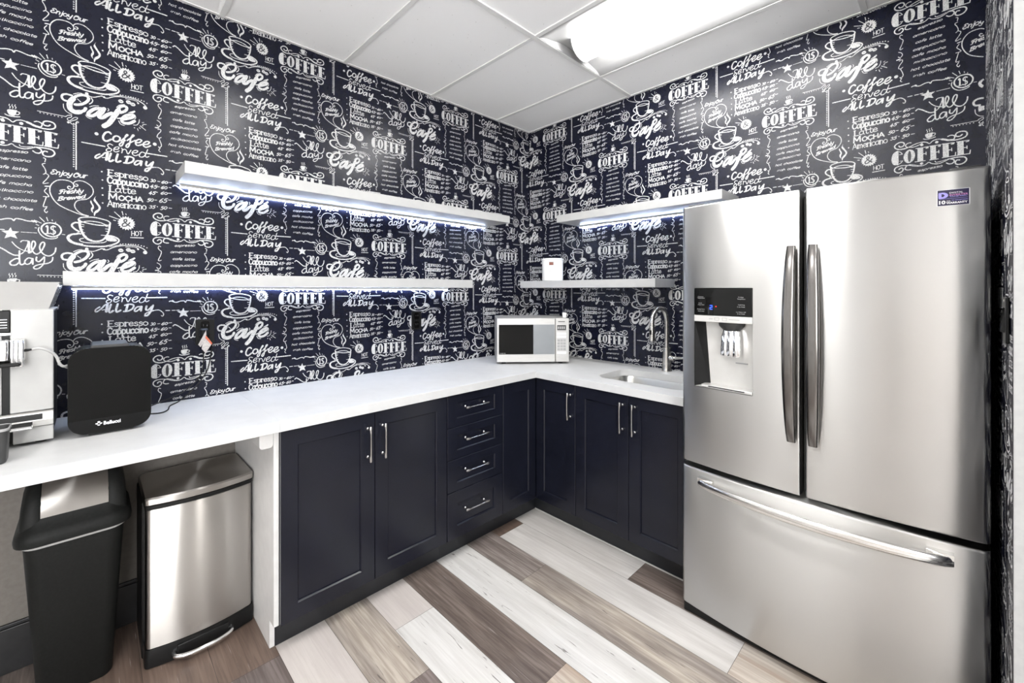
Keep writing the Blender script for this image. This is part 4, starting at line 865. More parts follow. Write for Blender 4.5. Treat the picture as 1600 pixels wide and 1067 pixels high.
# sink and faucet
t = thing('sink', 'stainless steel undermount sink bowl set in the white countertop', 'sink', (1.25, -.346, CB))
b = nb(); rs = []
for ins, z, r in ((-.012, CB - .001, .085), (.0, CB - .001, .075), (.004, CB - .012, .072), (.010, CB - .15, .07), (.03, CB - .185, .06), (.075, CB - .193, .04), (.15, CB - .197, .02)):
    rs.append([(x, y, z) for x, y in rrect(.985 + ins, 1.515 - ins, -.520 + ins, -.172 - ins, r, 8)])
rings(b, rs, cap0=False); bmesh.ops.recalc_face_normals(b, faces=b.faces[:]); o = obj('bowl', b, 'sink', t)
b = nb(); lathe(b, [(.044, -.194), (.042, -.191), (.030, -.1915), (.028, -.1935), (.0, -.1935)], (1.25, -.346, CB), 28, cap1=False); obj('drain', b, 'chrome', t)
t = thing('faucet', 'satin nickel gooseneck pull-down faucet behind the sink', 'faucet', (1.205, -.062, CT))
fx, fy = 1.205, -.062
b = nb(); lathe(b, [(.030, .0005), (.030, .006), (.0275, .012), (.0265, .05), (.0225, .118), (.0205, .138), (.0255, .1395), (.0255, .146), (.016, .147)], (fx, fy, CT), 32); obj('body', b, 'nickel', t)
b = nb(); dv = Vector((-.12, -1, 0)).normalized(); cy = .078
neck = [(fx, fy, CT + .146), (fx, fy, CT + .27)] + [(fx + dv.x * (cy - cy * cos(a)), fy + dv.y * (cy - cy * cos(a)), CT + .305 + .085 * sin(a)) for a in [pi * k / 18 for k in range(0, 19)]]
ex, ey = fx + dv.x * 2 * cy, fy + dv.y * 2 * cy
neck += [(ex, ey, CT + .283)]
tube(b, neck, .0135, 20); obj('neck', b, 'nickel', t)
b = nb(); lathe(b, [(.0155, .283), (.0165, .275), (.0165, .25), (.0185, .20), (.0185, .196), (.015, .195)], (ex, ey, CT), 24); s = obj('spray_head', b, 'nickel', t)
b = nb(); prism(b, rrect(ex - .006, ex + .006, CT + .235, CT + .262, .004, 4), 1, ey - .0195, ey - .014); obj('button', b, 'black', s)
b = nb(); tube(b, [(fx + .018, fy, CT + .083), (fx + .05, fy - .004, CT + .083)], .0155, 20); tube(b, [(fx + .05, fy - .004, CT + .083), (fx + .056, fy - .004, CT + .086), (fx + .135, fy - .02, CT + .098)], [.013, .009, .006], 14); obj('lever', b, 'nickel', t)

# ------------------------------------------------------------------ floating shelves and the light strips under them
def shelf(x0, x1, y0, y1, z0, z1, lb):
    b = nb(); box(b, x0, x1, y0, y1, z0, z1)
    return tag(obj('floating_shelf', b, 'shelf', bevel=.0012, origin=((x0 + x1) / 2, (y0 + y1) / 2, z0)), lb, 'shelf')
shelf(.002, .262, -2.359, -.489, 1.885, 1.935, 'long white floating shelf, upper one on the left wall')
shelf(.002, .262, -2.705, -.832, 1.4245, 1.4755, 'long white floating shelf, lower one on the left wall behind the coffee machine')
shelf(.502, 1.592, -.262, -.002, 1.885, 1.936, 'short white floating shelf, upper one right of the corner, running behind the fridge')
shelf(.148, 1.228, -.262, -.002, 1.4265, 1.478, 'short white floating shelf holding the white canister')
def strip(x0, x1, y0, y1, z, ax, lb):
    t = thing('light_strip', lb, 'light strip', ((x0 + x1) / 2, (y0 + y1) / 2, z), 'light strips under the shelves')
    b = nb(); box(b, x0, x1, y0, y1, z - .003, z - .0005)       # channel with a small lip on the room side
    if ax: box(b, x1, x1 + .002, y0, y1, z - .010, z - .0005)
    else: box(b, x0, x1, y0 - .002, y0, z - .010, z - .0005)
    obj('channel', b, 'silver', t)
    b = nb(); e = .0012
    box(b, x0 + e, x1 - e, y0 + e, y1 - e, z - .0125, z - .0032); obj('diffuser', b, 'led', t)
strip(.004, .018, -2.345, -.505, 1.885, 1, 'glowing LED strip along the wall under the long upper shelf')
strip(.004, .018, -2.690, -.85, 1.4245, 1, 'glowing LED strip along the wall under the long lower shelf')
strip(.52, 1.575, -.018, -.004, 1.885, 0, 'glowing LED strip along the wall under the short upper shelf')

# ------------------------------------------------------------------ small things on the right
def canister():
    t = thing('canister', 'white lidded canister standing on the short lower shelf', 'canister', (.362, -.135, 1.478)); c = (.362, -.135, 1.4785)
    b = nb(); lathe(b, [(.070, 0), (.076, .003), (.0775, .012), (.0785, .150), (.0775, .154), (.070, .1555)], c, 40); obj('body', b, 'white_ceramic', t)
    b = nb(); lathe(b, [(.0800, .1558), (.0802, .162), (.078, .166), (.066, .167)], c, 40); obj('lid', b, 'white_ceramic', t)
    b = nb(); a0 = math.atan2(-2.63 + .135, 2.39 - .362) - .12      # label faces the room
    def arc(z0, z1, w, r, mi):
        pr = [(c[0] + r * cos(a0 + w * (k / 6 - .5)), c[1] + r * sin(a0 + w * (k / 6 - .5))) for k in range(7)]
        V = [[b.verts.new((x, y, c[2] + z)) for x, y in pr] for z in (z0, z1)]
        for k in range(6): f = b.faces.new((V[0][k], V[0][k + 1], V[1][k + 1], V[1][k])); f.material_index = mi
    arc(.070, .140, .44, .0795, 0); arc(.074, .136, .38, .0797, 1); arc(.114, .136, .38, .0799, 2)
    obj('label', b, ['print_grey', 'white_ceramic', 'brown'], t)
canister()
def microwave():
    A = Vector((.312, -.665, 0)); B = Vector((.632, -.293, 0)); u = (B - A).normalized(); n = Vector((u.y, -u.x, 0)); Wd = .492; Dp = .355
    Z = CT; z0, z1 = Z + .012, Z + .310; c = (A + B) / 2 - n * Dp / 2
    t = thing('microwave', 'small silver microwave oven standing across the corner of the counter', 'microwave', (c.x, c.y, Z))
    A = A + u * .001
    def Pm(a, d, z): v = A + u * a + n * d; return (v.x, v.y, z)       # a along the front, d out of the front
    def bx(b, a0, a1, d0, d1, za, zb):
        v = box(b, a0, a1, d0, d1, za, zb)
        for k in v: k.co = Pm(*k.co)
    b = nb(); bx(b, 0, Wd, -Dp, -.018, z0, z1); obj('body', b, 'mw_steel', t, bevel=.004)
    b = nb(); bx(b, .001, .396, -.0175, 0, z0 + .002, z1 - .001); d = obj('door', b, 'mw_steel', t, bevel=.003)
    b = nb(); bx(b, .014, .391, -.001, .0012, z0 + .055, z1 - .043); obj('window', b, 'gloss', d)
    b = nb(); bx(b, .247, .391, .0005, .0022, z0 + .055, z1 - .043); obj('handle_panel', b, 'mw_pane', d)
    b = nb(); text_bm(b, 'INVERTER', .010, frame4(Pm(.020, .0014, z0 + .058), u, (0, 0, 1)), width=.040, depth=.0002); obj('lettering', b, 'print_grey', d)
    b = nb(); bx(b, .3985, .491, -.0175, 0, z0 + .002, z1 - .001); k = obj('control_panel', b, 'mw_steel', t, bevel=.003)
    b = nb(); bx(b, .409, .470, -.0005, .0010, z1 - .082, z1 - .047); obj('display', b, 'dk_grey', k)
    b = nb()
    for i in range(4): bx(b, .414 + i * .013, .422 + i * .013, .0006, .0013, z1 - .073, z1 - .056)
    obj('digits', b, 'print_grey', k)
    b = nb(); bx(b, .409, .470, -.0005, .0012, z1 - .112, z1 - .098); bx(b, .409, .470, -.0005, .0012, z1 - .132, z1 - .117); obj('wide_keys', b, 'white_ceramic', k)
    b = nb()
    for i in range(4):
        for j in range(3): bx(b, .4105 + j * .0205, .4275 + j * .0205, -.0005, .0012, z1 - .158 - i * .020, z1 - .143 - i * .020)
    obj('keypad', b, 'grey_plastic', k)
    b = nb(); bx(b, .409, .470, -.0005, .001, z1 - .240, z1 - .226); obj('start_key', b, 'white_ceramic', k)
    b = nb(); bx(b, .416, .462, -.0004, .0006, z1 - .026, z1 - .021); obj('nameplate', b, 'dk_grey', k)
    for a in (.05, .44):
        for dd in (-.05, -.31): b = nb(); lathe(b, [(.016, 0), (.018, .0118)], Pm(a, dd, Z + .0003), 14); obj('foot', b, 'black', t)
    cc = Pm(.470, -.055, z1 + .0005)
    tt = thing('cup', 'tiny white cup standing on the right end of the microwave', 'cup', cc)
    b = nb(); lathe(b, [(.010, 0), (.0125, .003), (.0150, .032), (.0145, .034), (.0138, .0335), (.011, .006), (0, .005)], cc, 24, cap1=False); obj('bowl', b, 'white_ceramic', tt)
    b = nb(); tube(b, smooth_path([(cc[0] + .0145, cc[1] + .004, cc[2] + .026), (cc[0] + .023, cc[1] + .006, cc[2] + .022), (cc[0] + .021, cc[1] + .006, cc[2] + .011), (cc[0] + .0130, cc[1] + .004, cc[2] + .009)], 5), .0016, 8); obj('handle', b, 'white_ceramic', tt)
microwave()

# ------------------------------------------------------------------ french-door refrigerator
def fridge():
    X0, X1, XM = 1.590, 2.486, 2.040; ZB, ZS, ZTp = .042, .660, 1.772
    t = thing('refrigerator', 'stainless steel french-door refrigerator with a water dispenser and bottom freezer drawer', 'refrigerator', ((X0 + X1) / 2, -.4, 0))
    yf = lambda x: -(.748 + .040 * (1 - ((x - XM) / .448) ** 2))       # bowed front
    TH = .075
    b = nb(); box(b, X0 + .006, X1 - .006, -.662, -.04, .03, ZTp - .012); obj('case', b, 'case', t, bevel=.004)
    b = nb(); box(b, X0 + .02, X1 - .02, -.64, -.60, .004, .034); box(b, X0 + .008, X1 - .008, -.742, -.64, .004, .040); obj('kick_grille', b, 'black', t)
    for x in (X0 + .06, X1 - .06):
        for y in (-.58, -.1): b = nb(); lathe(b, [(.02, .0003), (.02, .03)], (x, y, 0), 16); obj('foot', b, 'black', t)
    b = nb(); box(b, X0 + .012, X1 - .012, -.672, -.662, .05, ZTp - .02); obj('gasket', b, 'gasket', t)
    b = nb(); box(b, XM - .006, XM + .006, -.735, -.672, ZS + .01, ZTp - .02); obj('mullion', b, 'gasket', t)
    for x in (X0 + .05, X1 - .05):
        b = nb(); box(b, x - .035, x + .035, -.72, -.60, ZTp - .0118, ZTp + .012); obj('hinge_cover', b, 'case', t, bevel=.006)
    def edge(x, xa, xb, ra, rb):
        """front surface with rounded vertical edges"""
        y = yf(x)
        for d, r in ((x - xa, ra), (xb - x, rb)):
            if d < r: y += r - math.sqrt(max(0, r * r - (r - d) ** 2))
        return y
    def panel(name, xa, xb, z0, z1, ra, rb, hole=None):
        xs = [xa + ra * (1 - cos(pi / 2 * k / 6)) for k in range(6)] + [xa + ra + (xb - rb - xa - ra) * k / 24 for k in range(25)] + [xb - rb * (1 - cos(pi / 2 * k / 6)) for k in range(5, -1, -1)]
        zs = [z0, z0 + .0015, z0 + .004, z0 + .008] + [z1 - .008, z1 - .004, z1 - .0015, z1]
        ez = {0: .008, 1: .0045, 2: .0015, 3: 0}; n = len(zs)
        offs = [ez[k] for k in range(4)] + [ez[3 - k] for k in range(4)]
        if hole:
            hx0, hx1, hz0, hz1 = hole
            for v in (hx0, hx1):
                k = min(range(len(xs)), key=lambda i: abs(xs[i] - v)); xs[k] = v
            zs = zs[:4] + [hz0, hz1] + zs[4:]; offs = offs[:4] + [0, 0] + offs[4:]
        b = nb(); F = [[b.verts.new((x, edge(x, xa, xb, ra, rb) + o, z)) for x in xs] for z, o in zip(zs, offs)]
        yb = -.674
        Bk = {}
        for i in range(len(zs) - 1):
            for j in range(len(xs) - 1):
                if hole and abs(zs[i] - hz0) < 1e-6 and hx0 - 1e-6 <= xs[j] < hx1 - 1e-6: continue
                b.faces.new((F[i][j], F[i][j + 1], F[i + 1][j + 1], F[i + 1][j]))
        loop = [F[0][j] for j in range(len(xs))] + [F[i][-1] for i in range(1, len(zs))] + [F[-1][j] for j in range(len(xs) - 2, -1, -1)] + [F[i][0] for i in range(len(zs) - 2, 0, -1)]
        bl = [b.verts.new((v.co.x, yb, v.co.z)) for v in loop]
        for k in range(len(loop)): b.faces.new((loop[k], bl[k], bl[(k + 1) % len(loop)], loop[(k + 1) % len(loop)]))
        b.faces.new(bl)
        return obj(name, b, 'steel', t, ang=50)
    g = .0085
    HX0, HX1, HZ0, HZ1 = 1.647, 1.879, .998, 1.418
    dl = panel('door', X0, XM - g, ZS + .005, ZTp, .016, .006, (HX0, HX1, HZ0, HZ1))
    dr = panel('door', XM + g, X1, ZS + .005, ZTp, .006, .016)
    fz = panel('freezer_drawer', X0, X1, ZB, ZS - .014, .016, .016)
    # dispenser in the left door: housing, display, silver bar, niche, paddle, tray
    yl, yr = yf(HX0), yf(HX1)
    def fp(x, d, z): return (x, yl + (yr - yl) * (x - HX0) / (HX1 - HX0) + d, z)     # d positive = into the door
    def fbox(b, x0, x1, d0, d1, z0, z1):
        v = box(b, x0, x1, d0, d1, z0, z1)
        for k in v: k.co = fp(*k.co)
        return v
    ZD, ZS2 = 1.303, 1.276
    b = nb(); e = .001
    ring0 = [(HX0 + e, HZ0 + e), (HX1 - e, HZ0 + e), (HX1 - e, ZS2), (HX0 + e, ZS2)]
    back = [(HX0 + .050, HZ0 + .012), (HX1 - .004, HZ0 + .012), (HX1 - .004, ZS2 - .004), (HX0 + .030, ZS2 - .004)]
    Vf = [b.verts.new(fp(x, .002, z)) for x, z in ring0]; Vb = [b.verts.new(fp(x, .055, z)) for x, z in back]
    for i in range(4):
        f = b.faces.new((Vf[i], Vf[(i + 1) % 4], Vb[(i + 1) % 4], Vb[i])); f.material_index = 1 if i == 3 else 0
    b.faces.new(Vb); nich = obj('dispenser_niche', b, ['silver', 'black'], dl, smooth=False)
    b = nb(); fbox(b, HX0 + e, HX1 - e, .0005, .02, ZD + .0005, HZ1 - e); obj('control_panel', b, 'gloss', dl, bevel=.003)
    b = nb(); fbox(b, HX0 + e, HX1 - e, -.004, .02, ZS2, ZD - .0005); obj('silver_bar', b, 'silver', dl, bevel=.002)
    b = nb()
    for xa in (1.735, 1.765): 
        for q0, q1, r0, r1 in ((0, .018, 0, .0012), (0, .018, .0108, .012), (0, .0012, .0012, .0108), (.0168, .018, .0012, .0108)): fbox(b, xa + q0, xa + q1, -.0046, -.0038, ZS2 + .008 + r0, ZS2 + .008 + r1)
    fbox(b, 1.712, 1.727, -.0045, -.0038, ZS2 + .0125, ZS2 + .0145); fbox(b, 1.792, 1.832, -.0045, -.0038, ZS2 + .0125, ZS2 + .0145); obj('bar_icons', b, 'print_grey', dl)
    xd = (HX1 - HX0, yr - yl, 0)
    for grp in (((1.664, 1.379, 'Freezer', .024), (1.662, 1.372, 'Temperature', .030)), ((1.667, 1.352, 'Lock', .014), (1.664, 1.345, '3 sec Hold', .026)), ((1.661, 1.325, 'Energy Saver', .032), (1.664, 1.318, '3 sec Hold', .026)),
                ((1.826, 1.377, 'Fridge', .020), (1.822, 1.370, 'Temperature', .030)), ((1.826, 1.347, 'Lighting', .024), (1.822, 1.340, '3 sec Hold', .028)), ((1.818, 1.319, 'Ice Maker Off', .036), (1.822, 1.312, '3 sec Hold', .028))):
        b = nb()
        for x, z, tx, wd in grp: text_bm(b, tx, .0062, frame4(fp(x, .0002, z), xd, (0, 0, 1)), width=wd, depth=.0003)
        obj('panel_lettering', b, 'print_grey', dl)
    b = nb()
    for q0, q1, r0, r1 in ((.000, .010, .016, .018), (.008, .010, .009, .018), (0, .010, .008, .010), (0, .002, .0, .009), (0, .010, 0, .002)): fbox(b, 1.714 + q0, 1.714 + q1, -.0003, .0008, 1.328 + r0, 1.328 + r1)
    obj('blue_digit', b, 'led_blue', dl)
    b = nb(); lathe(b, [(.0022, -.0005), (.0022, .001)], (0, 0, 0), 10)
    for v in b.verts: v.co = Vector(fp(1.739 + v.co.x, -v.co.z, 1.341 + v.co.y))
    obj('red_lamp', b, 'led_red', dl)
    # ice chute and paddle
    b = nb(); rs = []
    for wd, d0, z in ((.052, .006, ZS2 - .0005), (.050, .008, ZS2 - .014), (.040, .014, ZS2 - .026), (.032, .020, ZS2 - .034)):
        rs.append([fp(1.785 + wd * cos(a), .052 - (.052 - d0) * sin(a), z) for a in [pi * k / 16 for k in range(17)]])
    rings(b, rs); obj('ice_chute', b, 'dk_grey', dl)
    b = nb(); rs = []
    for z, wd, d in ((ZS2 - .034, .030, .022), (ZS2 - .06, .035, .016), (ZS2 - .12, .037, .012), (ZS2 - .135, .036, .013), (ZS2 - .140, .032, .018)):
        rs.append([fp(1.788 + wd * (k / 12 * 2 - 1), d + .004 * abs(k / 6 - 1) ** 2 + (.003 if k % 4 == 0 else 0), z) for k in range(13)] + [fp(1.788 + wd, .045, z), fp(1.788 - wd, .045, z)])
    rings(b, rs); obj('paddle', b, 'chrome', dl)
    b = nb(); fbox(b, HX0 + .03, HX1 - .003, .0005, .05, HZ0 + .0015, HZ0 + .013); obj('drip_tray', b, 'silver', dl, bevel=.002)
    b = nb(); fbox(b, HX0 + .06, HX1 - .03, -.0004, .003, HZ0 + .006, HZ0 + .0105); obj('tray_slot', b, 'dk_grey', dl)
    b = nb(); fbox(b, 1.80, 1.845, .050, .056, 1.108, 1.113); obj('niche_ledge', b, 'grey_plastic', dl)
    # door handles: flat tapered bars bowing out of the doors
    def vhandle(xc, par, side):
        rs = []
        for k in range(25):
            s = k / 24; z = .862 + (1.568 - .862) * s; c = 1 - (2 * s - 1) ** 2
            y0 = yf(xc) - .020 - .034 * c ** .8; wd = .0135 + .0060 * c ** .7; x = xc + side * .004 * c
            sec = [(wd * cos(a), .011 * sin(a)) for a in [2 * pi * m / 20 for m in range(20)]]
            rs.append([(x + math.copysign(abs(u / wd) ** .7, u) * wd, y0 + math.copysign(abs(v / .011) ** .7, v) * .011, z) for u, v in sec])
        b = nb(); rings(b, rs)
        for z in (.885, 1.545):
            y = yf(xc); s = (z - .862) / .706; c = 1 - (2 * s - 1) ** 2
            box(b, xc - .008, xc + .008, y - .020 - .03 * c, y + .004, z - .014, z + .014)
        obj('handle', b, 'steel_dark', par, ang=50)
    vhandle(XM - .030, dl, -1); vhandle(XM + .034, dr, 1)
    rs = []; zc = .598; xa, xb = 1.672, 2.412
    for k in range(41):
        s = k / 40; x = xa + (xb - xa) * s; c = 1 - (2 * s - 1) ** 2; y0 = yf(x) - .014 - .042 * c ** .6; hh = .0150 + .003 * c ** .5
        rs.append([(x, y0 + .010 * math.copysign(abs(cos(a)) ** .8, cos(a)), zc + .012 * 0 + hh * math.copysign(abs(sin(a)) ** .8, sin(a))) for a in [2 * pi * m / 18 for m in range(18)]])
    b = nb(); rings(b, rs)
    for x in (xa + .03, xb - .03): box(b, x - .03, x + .03, yf(x) - .022, yf(x) + .004, zc + .006, zc + .0215)
    obj('handle', b, 'bar_steel', fz, ang=50)
    # warranty sticker on the right door
    xs0, xs1, z0, z1 = 2.377, 2.442, 1.664, 1.711; ya, yb2 = yf(xs0), yf(xs1); xd = Vector((xs1 - xs0, yb2 - ya, 0)).normalized()
    b = nb(); nrm = Vector((xd.y, -xd.x, 0))
    def sp(a, z, d=.0): p = Vector((xs0, ya, z0)) + xd * a + nrm * (.0004 + d); return (p.x, p.y, z0 + z * .734)
    def sq(a0, a1, za, zb, d, mi): f = b.faces.new([b.verts.new(sp(*q, d)) for q in ((a0, za), (a1, za), (a1, zb), (a0, zb))]); f.material_index = mi
    Wd, Ht = .066, .064
    sq(-.0015, Wd + .0015, -.0015, Ht + .0015, .0, 1); sq(0, Wd, 0, Ht, .0003, 0)
    def dpoly(pts, d, mi): f = b.faces.new([b.verts.new(sp(x, y, d)) for x, y in pts]); f.material_index = mi
    dpoly([(.003, .054)] + [(.010 + .0125 * cos(a), .042 + .0125 * sin(a)) for a in [pi / 2 - pi * k / 12 for k in range(13)]] + [(.003, .0295), (.002, .033), (.002, .052)], .0006, 2)
    dpoly([(.0085, .049), (.012, .048), (.0155, .042), (.012, .036), (.0085, .036)], .0009, 0)
    def st(s, a, z, h, wd, mi, bold=.0): text_bm(b, s, h * .8, frame4(sp(a, z, .0008), xd, (0, 0, 1)), width=wd, depth=.0002, mi=mi, bold=bold)
    st('DIGITAL', .0255, .0475, .0085, .028, 1); st('INVERTER', .0255, .0385, .0085, .038, 3); st('Compressor', .0265, .0325, .006, .036, 2)
    sq(.003, Wd - .003, .0275, .0282, .0006, 2)
    st('10', .003, .006, .018, .014, 1, .0006); st('YEAR', .0185, .0155, .006, .009, 1); st('WARRANTY', .0185, .006, .0095, .044, 1, .0003); st('on compressor', .030, .0175, .0055, .034, 2)
    sk = obj('sticker', b, ['label_navy', 'print_white', 'label_violet', 'label_pink'], dr, smooth=False); sk['label'] = 'dark blue and violet warranty sticker'
fridge()

# ------------------------------------------------------------------ coffee corner on the straight counter
def coffee_machine():
    X = .365; YR, YC = -2.7225, -2.826; hw = YC - YR    # right edge and centre line
    YL = 2 * YC - YR
    t = thing('coffee_machine', 'white and silver automatic coffee machine at the left end of the counter', 'coffee machine', (.2, YC, CT))
    Z = CT
    b = nb(); box(b, .05, X - .012, YL + .004, YR - .004, Z + .012, Z + .430); obj('body', b, 'black', t, bevel=.006)
    for x in (.08, X - .04):
        for y in (YL + .03, YR - .03): b = nb(); lathe(b, [(.014, .0003), (.014, .0122)], (x, y, Z), 14); obj('foot', b, 'black', t)
    for s in (1, -1):
        ya, yb = (YC + .0085, YR) if s == 1 else (YL, YC - .0085)
        b = nb(); box(b, X - .012, X, ya, yb, Z + .109, Z + .436); obj('front_panel', b, 'white_gloss', t, bevel=.003)
        b = nb(); box(b, X - .012, X, ya + (.006 if s == 1 else 0), yb, Z + .010, Z + .058); obj('lower_panel', b, 'white_gloss', t, bevel=.003)
    b = nb(); box(b, X - .012, X - .006, YC - .0086, YC + .0086, Z + .06, Z + .436); obj('centre_strip', b, 'black', t)
    # drip tray band: black slot in a chrome frame
    b = nb(); prism(b, [(X - .012, Z + .060), (X + .006, Z + .060), (X + .014, Z + .080), (X + .008, Z + .103), (X - .012, Z + .107)], 1, YL, YR); obj('tray_band', b, 'silver', t, bevel=.0015)
    b = nb(); prism(b, [(X + .006, Z + .083), (X + .0155, Z + .083), (X + .0105, Z + .100), (X + .003, Z + .100)], 1, YL + .01, YR - .024); obj('tray_slot', b, 'black', t)
    b = nb(); prism(b, [(X - .006, Z + .066), (X + .058, Z + .064), (X + .062, Z + .069), (X + .016, Z + .080), (X - .006, Z + .080)], 1, YL + .008, YC + .060); obj('cup_ledge', b, 'chrome', t, bevel=.002)
    b = nb(); box(b, X - .006, X + .003, YC - .060, YC + .010, Z + .365, Z + .434); d = obj('display', b, 'black', t, bevel=.003)
    b = nb()
    for k in range(4): box(b, X + .0028, X + .0036, YC - .045, YC + .003, Z + .405 - k * .0085, Z + .4070 - k * .0085)
    obj('display_lines', b, 'print_white', d)
    b = nb(); box(b, X + .001, X + .004, YC - .060, YC + .010, Z + .3575, Z + .3635); obj('trim_bar', b, 'chrome', t)
    # spout block
    b = nb(); box(b, X - .004, X + .045, YC - .040, YC + .009, Z + .278, Z + .346); s = obj('spout_block', b, 'chrome', t, bevel=.006)
    for k in range(3):
        b = nb(); lathe(b, [(.0045, -.016), (.0055, -.006), (.0055, .064), (.004, .068)], (X + .034, YC + .017 + k * .0095, Z + .276), 18); obj('spout_tube', b, 'chrome', t)
    b = nb(); box(b, X - .002, X + .030, YC + .010, YC + .042, Z + .278, Z + .344); obj('tube_bracket', b, 'silver', t, bevel=.003)
    b = nb(); box(b, X - .002, X + .050, YC - .04, YC + .034, Z + .262, Z + .274); obj('spout_base', b, 'black', t, bevel=.004)
    b = nb(); tube(b, [(X + .026, YC + .040, Z + .309), (X + .026, YC + .049, Z + .309), (X + .026, YC + .060, Z + .311)], [.005, .004, .0025], 10); obj('hose_connector', b, 'black', t)
    b = nb(); tube(b, smooth_path([(X + .026, YC + .058, Z + .311), (X + .030, YC + .074, Z + .313), (X + .026, YC + .093, Z + .303), (X + .014, YC + .109, Z + .284), (X + .006, YC + .118, Z + .255), (X + .002, YC + .127, Z + .245), (X - .004, YC + .1345, Z + .246)], 8), .0042, 12); obj('milk_hose', b, 'white_gloss', t)
    # hopper and lid
    b = nb(); f0 = [(X - .020, YR - .012), (X - .020, YL + .012), (.09, YL + .012), (.09, YR - .012)]; f1 = [(X + .012, YR + .014), (X + .012, YL - .014), (.06, YL - .014), (.06, YR + .014)]
    g1 = [(x + (-.004 if x > .2 else .004), y + (-.004 if y > YC else .004)) for x, y in f1]; g0 = [(x + (-.004 if x > .2 else .004), y + (-.004 if y > YC else .004)) for x, y in f0]
    rings(b, [[(x, y, Z + .437) for x, y in f0], [(x, y, Z + .525) for x, y in f1], [(x, y, Z + .525) for x, y in g1], [(x, y, Z + .445) for x, y in g0]]); obj('bean_hopper', b, 'white_gloss', t, smooth=False)
    b = nb(); box(b, .05, X - .006, YL + .003, YR - .003, Z + .4305, Z + .4368); obj('top_plate', b, 'silver', t, bevel=.002)
coffee_machine()
c = (.50, -2.842, CT)
t = thing('container', 'small dark grey container at the left edge, in front of the coffee machine', 'container', c)
b = nb(); rings(b, [[(x, y, c[2] + z) for x, y in rrect(c[0] - s, c[0] + s, c[1] - s, c[1] + s, .012)] for s, z in ((.028, .0005), (.032, .004), (.036, .100), (.034, .100), (.030, .006))]); obj('body', b, 'dk_grey', t)
b = nb(); rings(b, [[(x, y, c[2] + z) for x, y in rrect(c[0] - s, c[0] + s, c[1] - s, c[1] + s, .012)] for s, z in ((.0375, .094), (.0385, .095), (.0385, .101), (.0365, .102), (.0362, .094))], cap0=False, cap1=False); obj('rim', b, 'grey_plastic', t)
def milk_cooler():
    X = .385; y0, y1, z0, z1 = -2.690, -2.474, CT + .004, CT + .300
    t = thing('milk_cooler', 'glossy black box-shaped milk cooler with rounded corners beside the coffee machine', 'milk cooler', (.27, (y0 + y1) / 2, CT))
    b = nb(); prism(b, rrect(y0 + .006, y1 - .006, z0 + .002, z1 - .008, .040, 8), 0, .165, X - .016); obj('body', b, 'black', t, bevel=.004)
    b = nb(); prism(b, rrect(y0, y1, z0 + .006, z1, .046, 10), 0, X - .016, X); fr = obj('front', b, 'gloss', t, bevel=.002)
    b = nb(); prism(b, rrect(y0 + .055, y1 - .06, z1 - .010, z1 + .007, .006, 5), 0, .19, X - .03); obj('lid', b, 'dk_grey', t, bevel=.003)
    b = nb(); box(b, .19, X - .02, y0 + .05, y1 - .05, CT + .0005, z0 + .003); obj('base', b, 'black', t)
    b = nb(); text_bm(b, 'Bellucci', .016, frame4((X + .0002, -2.602, z0 + .030), (0, 1, 0), (0, 0, 1)), width=.044, depth=.0002, bold=.0004); obj('lettering', b, 'print_white', fr)
    b = nb()
    for a in range(4):
        aa = a * pi / 2 + pi / 4 * 0; cy, cz = -2.614 + .0052 * cos(aa), z0 + .0365 + .0052 * sin(aa)
        prism(b, [(cy + .0036 * cos(aa + q), cz + .0022 * sin(aa + q) + .0008 * cos(q)) for q in [2 * pi * k / 10 for k in range(10)]], 0, X + .0001, X + .0005)
    obj('emblem', b, 'print_white', fr)
milk_cooler()

# wall outlets, plug with its cord and warning tag, switch
def outlet(y, z, lb):
    t = thing('wall_outlet', lb, 'outlet', (0, y, z))
    b = nb(); prism(b, rrect(y - .037, y + .037, z - .060, z + .060, .006), 0, .001, .007); obj('cover_plate', b, 'black', t, bevel=.002)
    for dz in (-.028, .028):
        b = nb(); prism(b, rrect(y - .017, y + .017, z + dz - .021, z + dz + .021, .008), 0, .0065, .010); s = obj('socket', b, 'gloss', t)
        b = nb()
        for dy in (-.007, .007): box(b, .0098, .0103, y + dy - .0015, y + dy + .0015, z + dz - .002, z + dz + .008)
        obj('slot', b, 'dk_grey', s)
    b = nb(); lathe(b, [(.003, 0), (.003, .001)], (0, 0, 0), 10)
    for v in b.verts: v.co = Vector((.0068 + v.co.z, y + v.co.x, z + v.co.y))
    obj('screw', b, 'dk_grey', t)
outlet(-1.096, 1.213, 'black wall outlet between the corner and the drawers, nothing plugged in')
oy, oz = -2.249, 1.214
outlet(oy, oz, 'black wall outlet under the long lower shelf, holding a black plug')
t = thing('power_cord', 'black power cord plugged into the wall outlet and trailing down to the counter', 'cord', (.03, oy, oz - .028))
b = nb(); rings(b, [[(.0105 + d, oy - .008 + u, oz + v) for u, v in rrect(-w, w, -w * 1.1, w * 1.1, w * .4)] for d, w in ((0, .015), (.006, .017), (.022, .016), (.030, .010))]); obj('plug', b, 'black', t)
b = nb(); tube(b, smooth_path([(.038, oy - .008, oz), (.046, oy - .012, oz - .012), (.040, oy - .016, oz - .06), (.028, oy - .010, oz - .13), (.022, oy - .022, oz - .20), (.030, oy - .075, oz - .255), (.045, oy - .13, oz - .277), (.075, oy - .19, oz - .290), (.11, oy - .232, oz - .2985)], 8), .0025, 10); obj('cable', b, 'black', t)
t = thing('power_cord', 'second black cord, coiled on the counter behind the milk cooler', 'cord', (.12, -2.44, CT))
